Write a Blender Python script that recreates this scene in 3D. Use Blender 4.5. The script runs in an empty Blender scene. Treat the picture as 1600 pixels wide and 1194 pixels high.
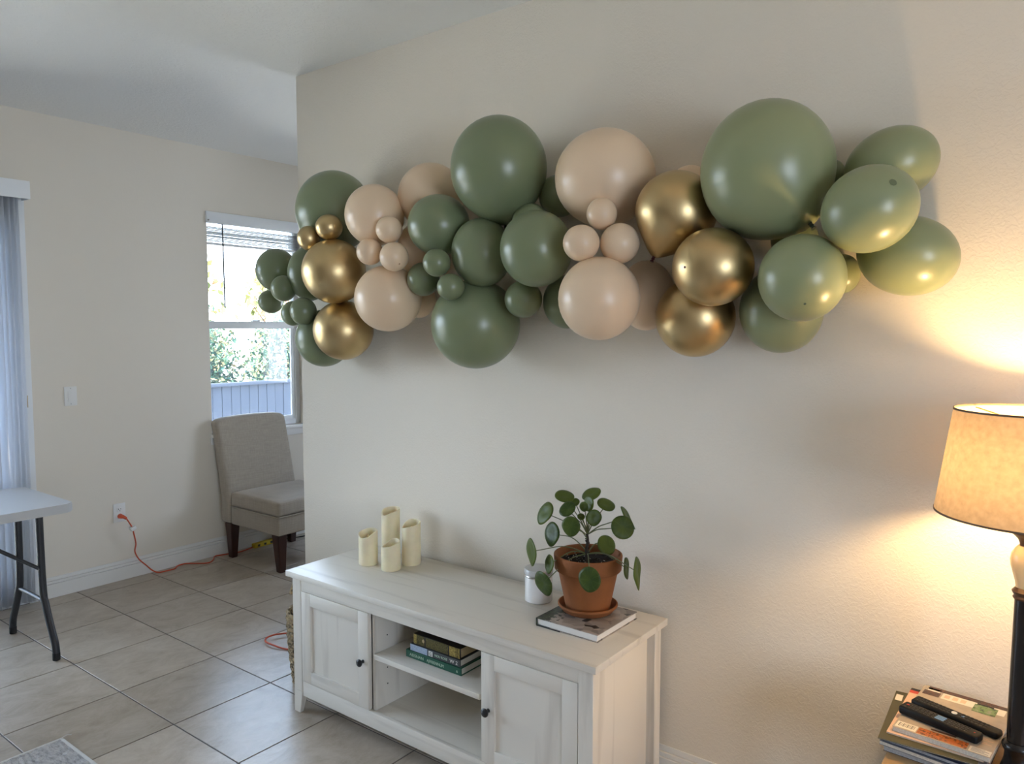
import bpy, bmesh, math, random
import numpy as np
from mathutils import Vector, Matrix
random.seed(7); rng = np.random.default_rng(7)
scn = bpy.context.scene
COL = scn.collection
PI = math.pi

# ------------------------------------------------------------------ camera
cam_d = bpy.data.cameras.new('camera'); cam = bpy.data.objects.new('camera', cam_d); COL.objects.link(cam)
cam_d.sensor_fit = 'HORIZONTAL'; cam_d.sensor_width = 36.0; cam_d.lens = 36.0 * 1180.4 / 1600.0
cam_d.clip_start = 0.05; cam_d.clip_end = 200
cam.location = (4.2728, -1.5323, 1.6086)
YAW, PITCH = 0.6510, -0.0699
fwd = Vector((-math.sin(YAW) * math.cos(PITCH), math.cos(YAW) * math.cos(PITCH), math.sin(PITCH)))
cam.rotation_euler = fwd.to_track_quat('-Z', 'Y').to_euler()
scn.camera = cam

# ------------------------------------------------------------------ sky, sun, exposure
W = bpy.data.worlds.new('sky'); scn.world = W; W.use_nodes = True
wn = W.node_tree.nodes; wl = W.node_tree.links
bg = wn['Background']
tc = wn.new('ShaderNodeTexCoord'); sep = wn.new('ShaderNodeSeparateXYZ'); wl.new(tc.outputs['Generated'], sep.inputs[0])
rp = wn.new('ShaderNodeValToRGB'); wl.new(sep.outputs['Z'], rp.inputs[0])
rp.color_ramp.elements[0].position = 0.0; rp.color_ramp.elements[0].color = (0.80, 0.905, 1.07, 1)
rp.color_ramp.elements[1].position = 0.6; rp.color_ramp.elements[1].color = (0.56, 0.75, 1.10, 1)
wl.new(rp.outputs[0], bg.inputs['Color'])
bg.inputs['Strength'].default_value = 6.5

sun_d = bpy.data.lights.new('sun', 'SUN'); sun_d.energy = 24.0; sun_d.angle = 0.02; sun_d.color = (1.0, 0.90, 0.72)
sun = bpy.data.objects.new('sun', sun_d); COL.objects.link(sun)
sun.rotation_euler = Vector((-0.06, 0.62, -0.85)).to_track_quat('-Z', 'Y').to_euler()

scn.view_settings.view_transform = 'Standard'; scn.view_settings.look = 'None'
scn.view_settings.gamma = 1.0; scn.view_settings.use_curve_mapping = False
scn.view_settings.exposure = 0.97
cy = scn.cycles
cy.max_bounces = 10; cy.diffuse_bounces = 6; cy.glossy_bounces = 4; cy.transmission_bounces = 8; cy.transparent_max_bounces = 12
cy.sample_clamp_indirect = 6.0; cy.caustics_reflective = False; cy.caustics_refractive = False

# daylight portals in the openings (guide the sampling of the sky, add no light of their own)
def portal(loc, direction, sx, sy):
    d = bpy.data.lights.new('window_portal', 'AREA'); d.shape = 'RECTANGLE'; d.size = sx; d.size_y = sy
    d.cycles.is_portal = True
    o = bpy.data.objects.new('window_portal', d); COL.objects.link(o); o.location = loc
    o.rotation_euler = Vector(direction).to_track_quat('-Z', 'Z').to_euler()

# ------------------------------------------------------------------ materials
def new_mat(name):
    m = bpy.data.materials.new(name); m.use_nodes = True
    return m, m.node_tree.nodes, m.node_tree.links, m.node_tree.nodes['Principled BSDF']
def pbr(name, col, rough=.5, metal=0., bump=None, spec=None, var=None, coat=0., sheen=0., emit=None, transm=0.):
    """plain principled material; var=(scale, amount) mottles the colour, bump=(scale, strength) gives fine relief"""
    m, n, l, b = new_mat(name)
    b.inputs['Base Color'].default_value = (*col, 1); b.inputs['Roughness'].default_value = rough; b.inputs['Metallic'].default_value = metal
    if spec is not None: b.inputs['Specular IOR Level'].default_value = spec
    if coat: b.inputs['Coat Weight'].default_value = coat; b.inputs['Coat Roughness'].default_value = .15
    if sheen: b.inputs['Sheen Weight'].default_value = sheen
    if transm: b.inputs['Transmission Weight'].default_value = transm
    if emit: b.inputs['Emission Color'].default_value = (*emit[0], 1); b.inputs['Emission Strength'].default_value = emit[1]
    if bump or var: c = n.new('ShaderNodeTexCoord')
    if var:
        t = n.new('ShaderNodeTexNoise'); t.inputs['Scale'].default_value = var[0]; t.inputs['Detail'].default_value = 6
        l.new(c.outputs['Object'], t.inputs['Vector'])
        r = n.new('ShaderNodeMapRange'); r.inputs[1].default_value = .3; r.inputs[2].default_value = .7
        r.inputs[3].default_value = 1 - var[1]; r.inputs[4].default_value = 1 + var[1]; l.new(t.outputs[0], r.inputs[0])
        mx = n.new('ShaderNodeMix'); mx.data_type = 'RGBA'; mx.blend_type = 'MULTIPLY'; mx.inputs[0].default_value = 1
        mx.inputs[6].default_value = (*col, 1); l.new(r.outputs[0], mx.inputs[7]); l.new(mx.outputs[2], b.inputs['Base Color'])
    if bump:
        t = n.new('ShaderNodeTexNoise'); t.inputs['Scale'].default_value = bump[0]; t.inputs['Detail'].default_value = 4
        l.new(c.outputs['Object'], t.inputs['Vector'])
        bp = n.new('ShaderNodeBump'); bp.inputs['Strength'].default_value = bump[1]; bp.inputs['Distance'].default_value = .004
        l.new(t.outputs[0], bp.inputs['Height']); l.new(bp.outputs[0], b.inputs['Normal'])
    return m
def plaster(name, col, scale, strength, dist):
    """hand-trowelled knockdown texture"""
    m, n, l, b = new_mat(name); b.inputs['Base Color'].default_value = (*col, 1); b.inputs['Roughness'].default_value = .62
    b.inputs['Specular IOR Level'].default_value = .3
    c = n.new('ShaderNodeTexCoord'); t = n.new('ShaderNodeTexNoise'); t.inputs['Scale'].default_value = scale; t.inputs['Detail'].default_value = 3
    t.inputs['Distortion'].default_value = 1.4; l.new(c.outputs['Object'], t.inputs['Vector'])
    r = n.new('ShaderNodeMapRange'); r.interpolation_type = 'SMOOTHSTEP'; r.inputs[1].default_value = .42; r.inputs[2].default_value = .62
    l.new(t.outputs[0], r.inputs[0])
    bp = n.new('ShaderNodeBump'); bp.inputs['Strength'].default_value = strength; bp.inputs['Distance'].default_value = dist
    l.new(r.outputs[0], bp.inputs['Height']); l.new(bp.outputs[0], b.inputs['Normal'])
    return m
def wood(name, light, dark, axis, rough=.5, freq=26., amount=.5, lo=.52, hi=.78):
    """grain streaks running along one axis"""
    m, n, l, b = new_mat(name); b.inputs['Roughness'].default_value = rough
    c = n.new('ShaderNodeTexCoord'); mp = n.new('ShaderNodeMapping')
    s = [freq] * 3; s[axis] = freq * .07; mp.inputs['Scale'].default_value = s; l.new(c.outputs['Object'], mp.inputs[0])
    oi = n.new('ShaderNodeObjectInfo'); ml = n.new('ShaderNodeMath'); ml.operation = 'MULTIPLY'; ml.inputs[1].default_value = 40
    l.new(oi.outputs['Random'], ml.inputs[0]); l.new(ml.outputs[0], mp.inputs['Location'])
    t = n.new('ShaderNodeTexNoise'); t.inputs['Scale'].default_value = 1; t.inputs['Detail'].default_value = 5; t.inputs['Distortion'].default_value = .6
    l.new(mp.outputs[0], t.inputs['Vector'])
    r = n.new('ShaderNodeMapRange'); r.inputs[1].default_value = lo; r.inputs[2].default_value = hi; r.inputs[4].default_value = amount; l.new(t.outputs[0], r.inputs[0])
    mx = n.new('ShaderNodeMix'); mx.data_type = 'RGBA'; mx.inputs[6].default_value = (*light, 1); mx.inputs[7].default_value = (*dark, 1)
    l.new(r.outputs[0], mx.inputs[0]); l.new(mx.outputs[2], b.inputs['Base Color'])
    bp = n.new('ShaderNodeBump'); bp.inputs['Strength'].default_value = .12; bp.inputs['Distance'].default_value = .002
    l.new(t.outputs[0], bp.inputs['Height']); l.new(bp.outputs[0], b.inputs['Normal'])
    return m
def tile_mat():
    m, n, l, b = new_mat('porcelain_tile')
    g = n.new('ShaderNodeNewGeometry'); oi = n.new('ShaderNodeObjectInfo')
    mp = n.new('ShaderNodeMapping'); mp.inputs['Scale'].default_value = (10, 6.5, 1); l.new(g.outputs['Position'], mp.inputs[0])
    ml = n.new('ShaderNodeMath'); ml.operation = 'MULTIPLY'; ml.inputs[1].default_value = 60; l.new(oi.outputs['Random'], ml.inputs[0])
    l.new(ml.outputs[0], mp.inputs['Location'])
    t = n.new('ShaderNodeTexNoise'); t.inputs['Scale'].default_value = 1; t.inputs['Detail'].default_value = 9; t.inputs['Roughness'].default_value = .74
    t.inputs['Distortion'].default_value = .5; l.new(mp.outputs[0], t.inputs['Vector'])
    r = n.new('ShaderNodeValToRGB'); e = r.color_ramp.elements
    e[0].position = .3; e[0].color = (.32, .255, .185, 1); e[1].position = .72; e[1].color = (.52, .455, .375, 1)
    x = e.new(.5); x.color = (.42, .355, .28, 1)
    l.new(t.outputs[0], r.inputs[0])
    br = n.new('ShaderNodeMapRange'); br.inputs[3].default_value = .92; br.inputs[4].default_value = 1.08; l.new(oi.outputs['Random'], br.inputs[0])
    mx = n.new('ShaderNodeMix'); mx.data_type = 'RGBA'; mx.blend_type = 'MULTIPLY'; mx.inputs[0].default_value = 1
    l.new(r.outputs[0], mx.inputs[6]); l.new(br.outputs[0], mx.inputs[7]); l.new(mx.outputs[2], b.inputs['Base Color'])
    rr = n.new('ShaderNodeMapRange'); rr.inputs[3].default_value = .25; rr.inputs[4].default_value = .36; l.new(t.outputs[0], rr.inputs[0])
    l.new(rr.outputs[0], b.inputs['Roughness'])
    bp = n.new('ShaderNodeBump'); bp.inputs['Strength'].default_value = .08; bp.inputs['Distance'].default_value = .002
    l.new(t.outputs[0], bp.inputs['Height']); l.new(bp.outputs[0], b.inputs['Normal'])
    return m
def fabric(name, col, scale=420., amt=.12, rough=.9):
    m, n, l, b = new_mat(name); b.inputs['Roughness'].default_value = rough; b.inputs['Sheen Weight'].default_value = .25
    b.inputs['Specular IOR Level'].default_value = .2
    c = n.new('ShaderNodeTexCoord')
    acc = None
    for sc in ((scale, scale, scale * .06), (scale * .06, scale * .06, scale)):
        mp = n.new('ShaderNodeMapping'); mp.inputs['Scale'].default_value = sc; l.new(c.outputs['Object'], mp.inputs[0])
        t = n.new('ShaderNodeTexNoise'); t.inputs['Scale'].default_value = .4; t.inputs['Detail'].default_value = 2; l.new(mp.outputs[0], t.inputs['Vector'])
        if acc is None: acc = t.outputs[0]
        else:
            a = n.new('ShaderNodeMath'); l.new(acc, a.inputs[0]); l.new(t.outputs[0], a.inputs[1]); acc = a.outputs[0]
    r = n.new('ShaderNodeMapRange'); r.inputs[1].default_value = .7; r.inputs[2].default_value = 1.3; r.inputs[3].default_value = 1 - amt; r.inputs[4].default_value = 1 + amt
    l.new(acc, r.inputs[0])
    mx = n.new('ShaderNodeMix'); mx.data_type = 'RGBA'; mx.blend_type = 'MULTIPLY'; mx.inputs[0].default_value = 1; mx.inputs[6].default_value = (*col, 1)
    l.new(r.outputs[0], mx.inputs[7]); l.new(mx.outputs[2], b.inputs['Base Color'])
    return m
def translucent(name, col, tcol, mix=.5, weave=0.):
    m, n, l, b = new_mat(name); n.remove(b); out = n['Material Output']
    d = n.new('ShaderNodeBsdfDiffuse'); d.inputs[0].default_value = (*col, 1)
    t = n.new('ShaderNodeBsdfTranslucent'); t.inputs[0].default_value = (*tcol, 1)
    s = n.new('ShaderNodeMixShader'); s.inputs[0].default_value = mix; l.new(d.outputs[0], s.inputs[1]); l.new(t.outputs[0], s.inputs[2]); l.new(s.outputs[0], out.inputs[0])
    if weave:
        c = n.new('ShaderNodeTexCoord'); no = n.new('ShaderNodeTexNoise'); no.inputs['Scale'].default_value = 70; no.inputs['Detail'].default_value = 6
        l.new(c.outputs['Object'], no.inputs['Vector'])
        r = n.new('ShaderNodeMapRange'); r.inputs[1].default_value = .3; r.inputs[2].default_value = .7; r.inputs[3].default_value = 1 - weave; r.inputs[4].default_value = 1 + weave * .5
        l.new(no.outputs[0], r.inputs[0])
        for sh, cc in ((d, col), (t, tcol)):
            mx = n.new('ShaderNodeMix'); mx.data_type = 'RGBA'; mx.blend_type = 'MULTIPLY'; mx.inputs[0].default_value = 1; mx.inputs[6].default_value = (*cc, 1)
            l.new(r.outputs[0], mx.inputs[7]); l.new(mx.outputs[2], sh.inputs[0])
    return m
def veil(name, col, amount):
    """thin see-through sheet: clear glass (amount small) or insect mesh (amount larger)"""
    m, n, l, b = new_mat(name); n.remove(b); out = n['Material Output']
    tr = n.new('ShaderNodeBsdfTransparent'); d = n.new('ShaderNodeBsdfDiffuse'); d.inputs[0].default_value = (*col, 1)
    t = n.new('ShaderNodeBsdfTranslucent'); t.inputs[0].default_value = (*col, 1)
    a = n.new('ShaderNodeAddShader'); l.new(d.outputs[0], a.inputs[0]); l.new(t.outputs[0], a.inputs[1])
    s = n.new('ShaderNodeMixShader'); s.inputs[0].default_value = amount; l.new(tr.outputs[0], s.inputs[1]); l.new(a.outputs[0], s.inputs[2]); l.new(s.outputs[0], out.inputs[0])
    return m
def glass_mat():
    m, n, l, b = new_mat('window_glass'); n.remove(b); out = n['Material Output']
    tr = n.new('ShaderNodeBsdfTransparent'); tr.inputs[0].default_value = (.96, .98, .97, 1)
    g = n.new('ShaderNodeBsdfGlossy'); g.inputs['Roughness'].default_value = .02
    f = n.new('ShaderNodeFresnel'); f.inputs[0].default_value = 1.35
    s = n.new('ShaderNodeMixShader'); l.new(f.outputs[0], s.inputs[0]); l.new(tr.outputs[0], s.inputs[1]); l.new(g.outputs[0], s.inputs[2]); l.new(s.outputs[0], out.inputs[0])
    return m
def patches(name, cols, scale, rough=.35, coord='Object', stretch=(1, 1, 1)):
    """printed picture: irregular patches of a few inks"""
    m, n, l, b = new_mat(name); b.inputs['Roughness'].default_value = rough
    c = n.new('ShaderNodeTexCoord'); mp = n.new('ShaderNodeMapping'); mp.inputs['Scale'].default_value = stretch; l.new(c.outputs[coord], mp.inputs[0])
    no = n.new('ShaderNodeTexNoise'); no.inputs['Scale'].default_value = scale; no.inputs['Detail'].default_value = 5; no.inputs['Roughness'].default_value = .7
    l.new(mp.outputs[0], no.inputs['Vector'])
    r = n.new('ShaderNodeValToRGB'); r.color_ramp.interpolation = 'CONSTANT' if len(cols) > 3 else 'LINEAR'
    e = r.color_ramp.elements
    while len(e) < len(cols): e.new(.5)
    for i, k in enumerate(cols): e[i].position = .32 + .36 * i / max(1, len(cols) - 1); e[i].color = (*k, 1)
    l.new(no.outputs[0], r.inputs[0]); l.new(r.outputs[0], b.inputs['Base Color'])
    return m

M = {}
M['wall'] = plaster('cream_wall_paint', (.765, .705, .605), 66, .22, .0025)
M['wall_smooth'] = plaster('cream_wall_paint_smooth', (.765, .705, .605), 40, .06, .002)
M['wall_front'] = plaster('bounce_cut_paint', (.42, .37, .31), 40, .06, .002)  # unseen wall, given a darker tone to cut bounce onto the main wall
M['ceiling'] = plaster('ceiling_paint', (.80, .80, .775), 30, .25, .004)
M['trim'] = pbr('white_trim_paint', (.80, .79, .755), .38)
M['vinyl'] = pbr('white_vinyl', (.82, .84, .85), .35)
M['tile'] = tile_mat()
M['grout'] = pbr('grout', (.11, .10, .095), .85, var=(60, .15))
M['glass'] = glass_mat()
M['screen'] = veil('insect_screen', (.50, .60, .75), .02)
M['slat'] = pbr('grey_slat', (.52, .53, .53), .5)
M['wand'] = pbr('backlit_dark_wand', (.13, .14, .14), .3)  # dark tone stands in for the wand being backlit by the pane
M['vane'] = translucent('vinyl_vane', (.78, .79, .80), (.84, .87, .92), .6)
M['cab'] = {a: wood('whitewashed_oak_%s' % 'xyz'[a], (.70, .66, .585), (.40, .36, .305), a, .42, 17., .75, .54, .80) for a in range(3)}
M['knob'] = pbr('black_knob', (.012, .012, .014), .3)
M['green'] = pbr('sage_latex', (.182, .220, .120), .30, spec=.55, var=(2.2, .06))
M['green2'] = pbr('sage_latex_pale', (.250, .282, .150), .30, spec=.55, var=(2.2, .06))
M['peach'] = pbr('peach_latex', (.78, .595, .41), .30, spec=.5)
M['gold'] = pbr('gold_chrome_latex', (.56, .42, .215), .37, metal=1., var=(3, .10))
M['gold_knot'] = pbr('dark_red_latex', (.09, .02, .03), .4)
M['green_dark'] = pbr('dense_sage_latex', (.055, .085, .05), .4)
M['tip_green'] = pbr('sage_latex_tip', (.125, .150, .075), .35)
M['peach_dark'] = pbr('dense_peach_latex', (.45, .26, .16), .4)
M['wax'] = pbr('ivory_wax', (.80, .71, .49), .45, var=(14, .07)); 
M['wax'].node_tree.nodes['Principled BSDF'].inputs['Subsurface Weight'].default_value = .25
M['wax'].node_tree.nodes['Principled BSDF'].inputs['Subsurface Radius'].default_value = (.02, .012, .006)
M['flame_tip'] = pbr('plastic_flame', (.80, .62, .30), .4)
M['terracotta'] = pbr('terracotta', (.275, .094, .026), .75, var=(18, .10), bump=(160, .08))
M['soil'] = pbr('soil', (.018, .013, .010), .95, var=(120, .5), bump=(140, 1.))
M['stone'] = pbr('perlite', (.45, .42, .38), .8)
M['stem'] = pbr('dark_stem', (.030, .022, .014), .7)
M['petiole'] = pbr('petiole', (.13, .145, .055), .5)
M['jar'] = pbr('white_jar_glass', (.80, .79, .77), .18, coat=.6)
M['lid'] = pbr('frosted_lid', (.74, .73, .71), .16, transm=.35)
M['chrome'] = pbr('chrome', (.72, .71, .70), .2, metal=1.)
M['steel'] = pbr('dull_steel', (.50, .50, .50), .35, metal=1.)
M['black_metal'] = pbr('black_powder_coat', (.020, .021, .024), .48)
M['rubber'] = pbr('black_rubber', (.006, .006, .006), .7)
M['plastic_top'] = pbr('granite_white_plastic', (.52, .525, .53), .38, bump=(300, .06))
M['linen'] = fabric('greige_linen', (.40, .35, .285), 420, .10)
M['dark_wood'] = wood('espresso_wood', (.045, .014, .008), (.012, .006, .005), 2, .3, 30, .9)
M['brass'] = pbr('brass', (.45, .33, .17), .35, metal=1.)
M['plate'] = pbr('white_plastic', (.80, .79, .76), .32)
M['slot'] = pbr('socket_slot', (.02, .02, .02), .6)
M['orange'] = pbr('orange_cord', (.58, .085, .03), .45)
M['yellow'] = pbr('yellow_plastic', (.60, .42, .02), .45)
M['tag'] = pbr('paper_tag', (.8, .8, .78), .6)
M['paper'] = pbr('book_pages', (.70, .66, .58), .85, bump=(500, .2))
M['oldpaper'] = pbr('old_book_pages', (.50, .37, .20), .85, bump=(500, .2))
M['shade'] = translucent('linen_shade', (.60, .50, .36), (.085, .060, .034), .5, .16)
M['shade_in'] = pbr('white_shade_lining', (.85, .83, .78), .7)
M['shade_rim'] = pbr('dark_shade_trim', (.10, .065, .04), .6)
M['lamp_black'] = pbr('black_lamp_lacquer', (.010, .008, .007), .25)
M['lamp_cream'] = pbr('cream_ceramic', (.60, .47, .28), .22)
M['lamp_bronze'] = pbr('dark_bronze', (.07, .035, .02), .35)
M['bulb'] = pbr('lit_bulb', (1, .9, .7), .4, emit=((1.0, .66, .31), 350.))
M['table_wood'] = wood('oak_veneer', (.42, .26, .12), (.25, .14, .06), 0, .4)
M['ground'] = pbr('patio_concrete', (.40, .39, .37), .9, var=(3, .1))
M['fence'] = wood('weathered_fence', (.046, .053, .068), (.026, .031, .042), 2, .85, 14)
M['fence'].node_tree.nodes['Principled BSDF'].inputs['Specular IOR Level'].default_value = .05
M['bark'] = pbr('bark', (.10, .07, .045), .9, bump=(30, .8))

# ------------------------------------------------------------------ mesh helpers
class MB:
    """collects boxes, lathes, tubes in a bmesh (world coordinates)"""
    def __init__(s): s.b = bmesh.new()
    def box(s, x0, x1, y0, y1, z0, z1, bevel=0., seg=2, rot=None, piv=None):
        r = bmesh.ops.create_cube(s.b, size=1); vs = r['verts']
        c = Vector(((x0 + x1) / 2, (y0 + y1) / 2, (z0 + z1) / 2))
        for v in vs: v.co = Vector((v.co.x * (x1 - x0), v.co.y * (y1 - y0), v.co.z * (z1 - z0))) + c
        if bevel:
            es = list({e for v in vs for e in v.link_edges})
            rb = bmesh.ops.bevel(s.b, geom=es, offset=bevel, segments=seg, affect='EDGES', profile=.5)
            vs = list({v for f in rb['faces'] for v in f.verts} | {v for v in vs if v.is_valid})
        if rot is not None:
            p = Vector(piv) if piv is not None else c
            for v in vs: v.co = rot @ (v.co - p) + p
        return vs
    def lathe(s, prof, cx=0, cy=0, n=32, close=False):
        """prof: list of (r, z); revolve about the vertical through cx, cy"""
        rings = []
        for r, z in prof:
            if r < 1e-6: rings.append([s.b.verts.new((cx, cy, z))])
            else: rings.append([s.b.verts.new((cx + r * math.cos(2 * PI * k / n), cy + r * math.sin(2 * PI * k / n), z)) for k in range(n)])
        for a, b in zip(rings[:-1], rings[1:]):
            if len(a) == 1 and len(b) == 1: continue
            for k in range(n):
                k2 = (k + 1) % n
                if len(a) == 1: s.b.faces.new((a[0], b[k2], b[k]))
                elif len(b) == 1: s.b.faces.new((a[k], a[k2], b[0]))
                else: s.b.faces.new((a[k], a[k2], b[k2], b[k]))
        return s
    def tube(s, pts, r, n=10, smooth=0, cap=True):
        P = [Vector(p) for p in pts]
        if smooth:
            Q = []
            for i in range(len(P) - 1):
                p0, p1, p2, p3 = P[max(i - 1, 0)], P[i], P[i + 1], P[min(i + 2, len(P) - 1)]
                for k in range(smooth):
                    t = k / smooth
                    Q.append(.5 * ((2 * p1) + (p2 - p0) * t + (2 * p0 - 5 * p1 + 4 * p2 - p3) * t * t + (3 * p1 - p0 - 3 * p2 + p3) * t ** 3))
            Q.append(P[-1]); P = Q
        R = [r(i / (len(P) - 1)) if callable(r) else r for i in range(len(P))]
        rings = []; up = None
        for i, p in enumerate(P):
            d = (P[min(i + 1, len(P) - 1)] - P[max(i - 1, 0)]).normalized()
            if up is None: up = d.orthogonal().normalized()
            up = (up - d * up.dot(d)).normalized(); w = d.cross(up)
            rings.append([s.b.verts.new(p + R[i] * (math.cos(2 * PI * k / n) * up + math.sin(2 * PI * k / n) * w)) for k in range(n)])
        for a, b in zip(rings[:-1], rings[1:]):
            for k in range(n): s.b.faces.new((a[k], a[(k + 1) % n], b[(k + 1) % n], b[k]))
        if cap: s.b.faces.new(rings[0][::-1]); s.b.faces.new(rings[-1])
        return s
    def quad(s, a, b, c, d):
        return s.b.faces.new([s.b.verts.new(p) for p in (a, b, c, d)])
    def prism(s, poly, z0, z1):
        lo = [s.b.verts.new((x, y, z0)) for x, y in poly]; hi = [s.b.verts.new((x, y, z1)) for x, y in poly]
        n = len(poly)
        s.b.faces.new(lo[::-1]); s.b.faces.new(hi)
        for k in range(n): s.b.faces.new((lo[k], lo[(k + 1) % n], hi[(k + 1) % n], hi[k]))
        return s
    def spin(s, ang, piv):
        R = Matrix.Rotation(ang, 3, 'Z'); p = Vector(piv)
        for v in s.b.verts: v.co = R @ (v.co - p) + p
        return s

def wloc(o):
    v = Vector((0, 0, 0))
    while o is not None: v = v + o.location; o = o.parent
    return v
def part(name, mb, mat, parent=None, at=None, smooth=True, label=None, kind=None):
    """link the collected mesh as one object; world coordinates are kept"""
    bm = mb.b if isinstance(mb, MB) else mb
    bmesh.ops.recalc_face_normals(bm, faces=bm.faces[:])
    org = Vector(at) if at is not None else (wloc(parent) if parent is not None else Vector((0, 0, 0)))
    for v in bm.verts: v.co -= org
    me = bpy.data.meshes.new(name); bm.to_mesh(me); bm.free()
    if smooth:
        me.polygons.foreach_set('use_smooth', [True] * len(me.polygons))
        try: me.set_sharp_from_angle(angle=math.radians(38))
        except Exception: pass
    me.materials.append(mat)
    o = bpy.data.objects.new(name, me); COL.objects.link(o)
    if parent is not None: o.parent = parent; o.location = org - wloc(parent)
    else: o.location = org
    if label: o['label'] = label
    if kind: o['kind'] = kind
    return o
def thing(name, label, cat, loc, group=None):
    o = bpy.data.objects.new(name, None); COL.objects.link(o); o.location = loc; o.empty_display_size = .1
    o['label'] = label; o['category'] = cat
    if group: o['group'] = group
    return o
def tag(o, label, cat, group=None):
    o['label'] = label; o['category'] = cat
    if group: o['group'] = group
    return o
def struct(o): o['kind'] = 'structure'; return o
def box(name, mat, parent, x0, x1, y0, y1, z0, z1, bevel=0., **k):
    m = MB(); m.box(x0, x1, y0, y1, z0, z1, bevel); return part(name, m, mat, parent, **k)
def boxes(name, mat, parent, lst, bevel=0., **k):
    m = MB()
    for b in lst: m.box(*b, bevel=bevel)
    return part(name, m, mat, parent, **k)

# ================================================================== THE ROOM
XL, XR, YF, YB = -.615, 7.6, -4.3, 3.3       # left wall face, right wall, wall behind the camera, wall of the nook
YM, XM, CH, T = .874, 1.094, 2.857, .4572      # main wall face, its free end, ceiling height, tile module
floor = struct(box('floor', M['grout'], None, XL - .15, XR + .15, YF - .15, YB + .15, -.14, -.0022, smooth=False))
tile_cache = {}
for i in range(-2, 11):
    for j in range(-10, 8):
        x0, x1 = max(i * T, XL), min((i + 1) * T, XR); y0, y1 = max(j * T, YF), min((j + 1) * T, YB)
        if x1 - x0 < .02 or y1 - y0 < .02: continue
        k = (round(x1 - x0, 4), round(y1 - y0, 4))
        if k not in tile_cache:
            m = MB(); g = .0032
            m.prism([(-k[0] / 2 + g, -k[1] / 2 + g), (k[0] / 2 - g, -k[1] / 2 + g), (k[0] / 2 - g, k[1] / 2 - g), (-k[0] / 2 + g, k[1] / 2 - g)], -.0022, 0.)
            top = [f for f in m.b.faces if all(v.co.z > -.001 for v in f.verts)]
            bmesh.ops.bevel(m.b, geom=[e for f in top for e in f.edges], offset=.0007, segments=1, affect='EDGES')
            bmesh.ops.recalc_face_normals(m.b, faces=m.b.faces[:])
            me = bpy.data.meshes.new('floor_tile'); m.b.to_mesh(me); m.b.free(); me.materials.append(M['tile']); tile_cache[k] = me
        o = bpy.data.objects.new('tile', tile_cache[k]); COL.objects.link(o); o.parent = floor
        o.location = ((x0 + x1) / 2, (y0 + y1) / 2, 0)

struct(box('ceiling', M['ceiling'], None, XL - .15, XR + .15, YF - .15, YB + .15, CH, CH + .15, smooth=False))
# left wall with the window and the sliding-door openings
WY0, WY1, WZ0, WZ1 = 1.395, 2.19, .868, 2.42
DY0, DY1, DZ1 = -2.2, .262, 2.37
t = XL - .15
struct(boxes('wall_left', M['wall_smooth'], None, [
    (t, XL, YF - .15, DY0, 0, CH), (t, XL, DY0, DY1, DZ1, CH), (t, XL, DY1, WY0, 0, CH), (t, XL, WY0, WY1, 0, WZ0),
    (t, XL, WY0, WY1, WZ1, CH), (t, XL, WY1, YB + .15, 0, CH)], smooth=False))
struct(box('wall_back', M['wall'], None, XM, XR, YM, YM + .12, 0, CH, smooth=False))
FX0, FX1, FZ0, FZ1 = .50, 1.50, 1.0, 1.95  # unseen opening, added to let more daylight into the nook
struct(boxes('wall_far', M['wall_smooth'], None, [(XL, FX0, YB, YB + .15, 0, CH), (FX1, XR, YB, YB + .15, 0, CH), (FX0, FX1, YB, YB + .15, 0, FZ0), (FX0, FX1, YB, YB + .15, FZ1, CH)], smooth=False))
RY0, RY1, RZ0, RZ1 = -3.1, -1.3, .60, 2.30
struct(boxes('wall_right', M['wall_smooth'], None, [
    (XR, XR + .15, YF - .15, RY0, 0, CH), (XR, XR + .15, RY1, YB + .15, 0, CH), (XR, XR + .15, RY0, RY1, 0, RZ0), (XR, XR + .15, RY0, RY1, RZ1, CH)], smooth=False))
struct(boxes('wall_front', M['wall_front'], None, [
    (XL, XR, YF - .15, YF, 0, CH)], smooth=False))
portal((XL - .14, (WY0 + WY1) / 2, (WZ0 + WZ1) / 2), (1, 0, 0), .8, 1.55)
portal((XL - .14, (DY0 + DY1) / 2, DZ1 / 2), (1, 0, 0), 2.46, 2.37)
portal(((FX0 + FX1) / 2, YB + .14, (FZ0 + FZ1) / 2), (0, -1, 0), 1.1, 1.1)
portal((XR + .14, (RY0 + RY1) / 2, (RZ0 + RZ1) / 2), (-1, 0, 0), 1.8, 1.7)

def baseboard(name, axis, face, a, b, sign):
    """moulded board: thick body, thin stepped cap; sign = direction it stands out from the face"""
    m = MB()
    for dz0, dz1, dep in ((0, .084, .018), (.0855, .101, .012), (.1025, .124, .006)):
        f0, f1 = sorted((face, face + sign * dep))
        if axis == 'y': m.box(f0, f1, a, b, dz0, dz1, bevel=.0015, seg=1)
        else: m.box(a, b, f0, f1, dz0, dz1, bevel=.0015, seg=1)
    return struct(part(name, m, M['trim'], None))
baseboard('baseboard_left', 'y', XL, DY1 + .005, YB, 1)
baseboard('baseboard_back', 'x', YM, XM, XR, -1)
baseboard('baseboard_end', 'y', XM, YM - .014, YM + .12, -1)
baseboard('baseboard_far', 'x', YB, XL + .014, XR, -1)
baseboard('baseboard_right', 'y', XR, YF, YM - .014, -1)

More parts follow.
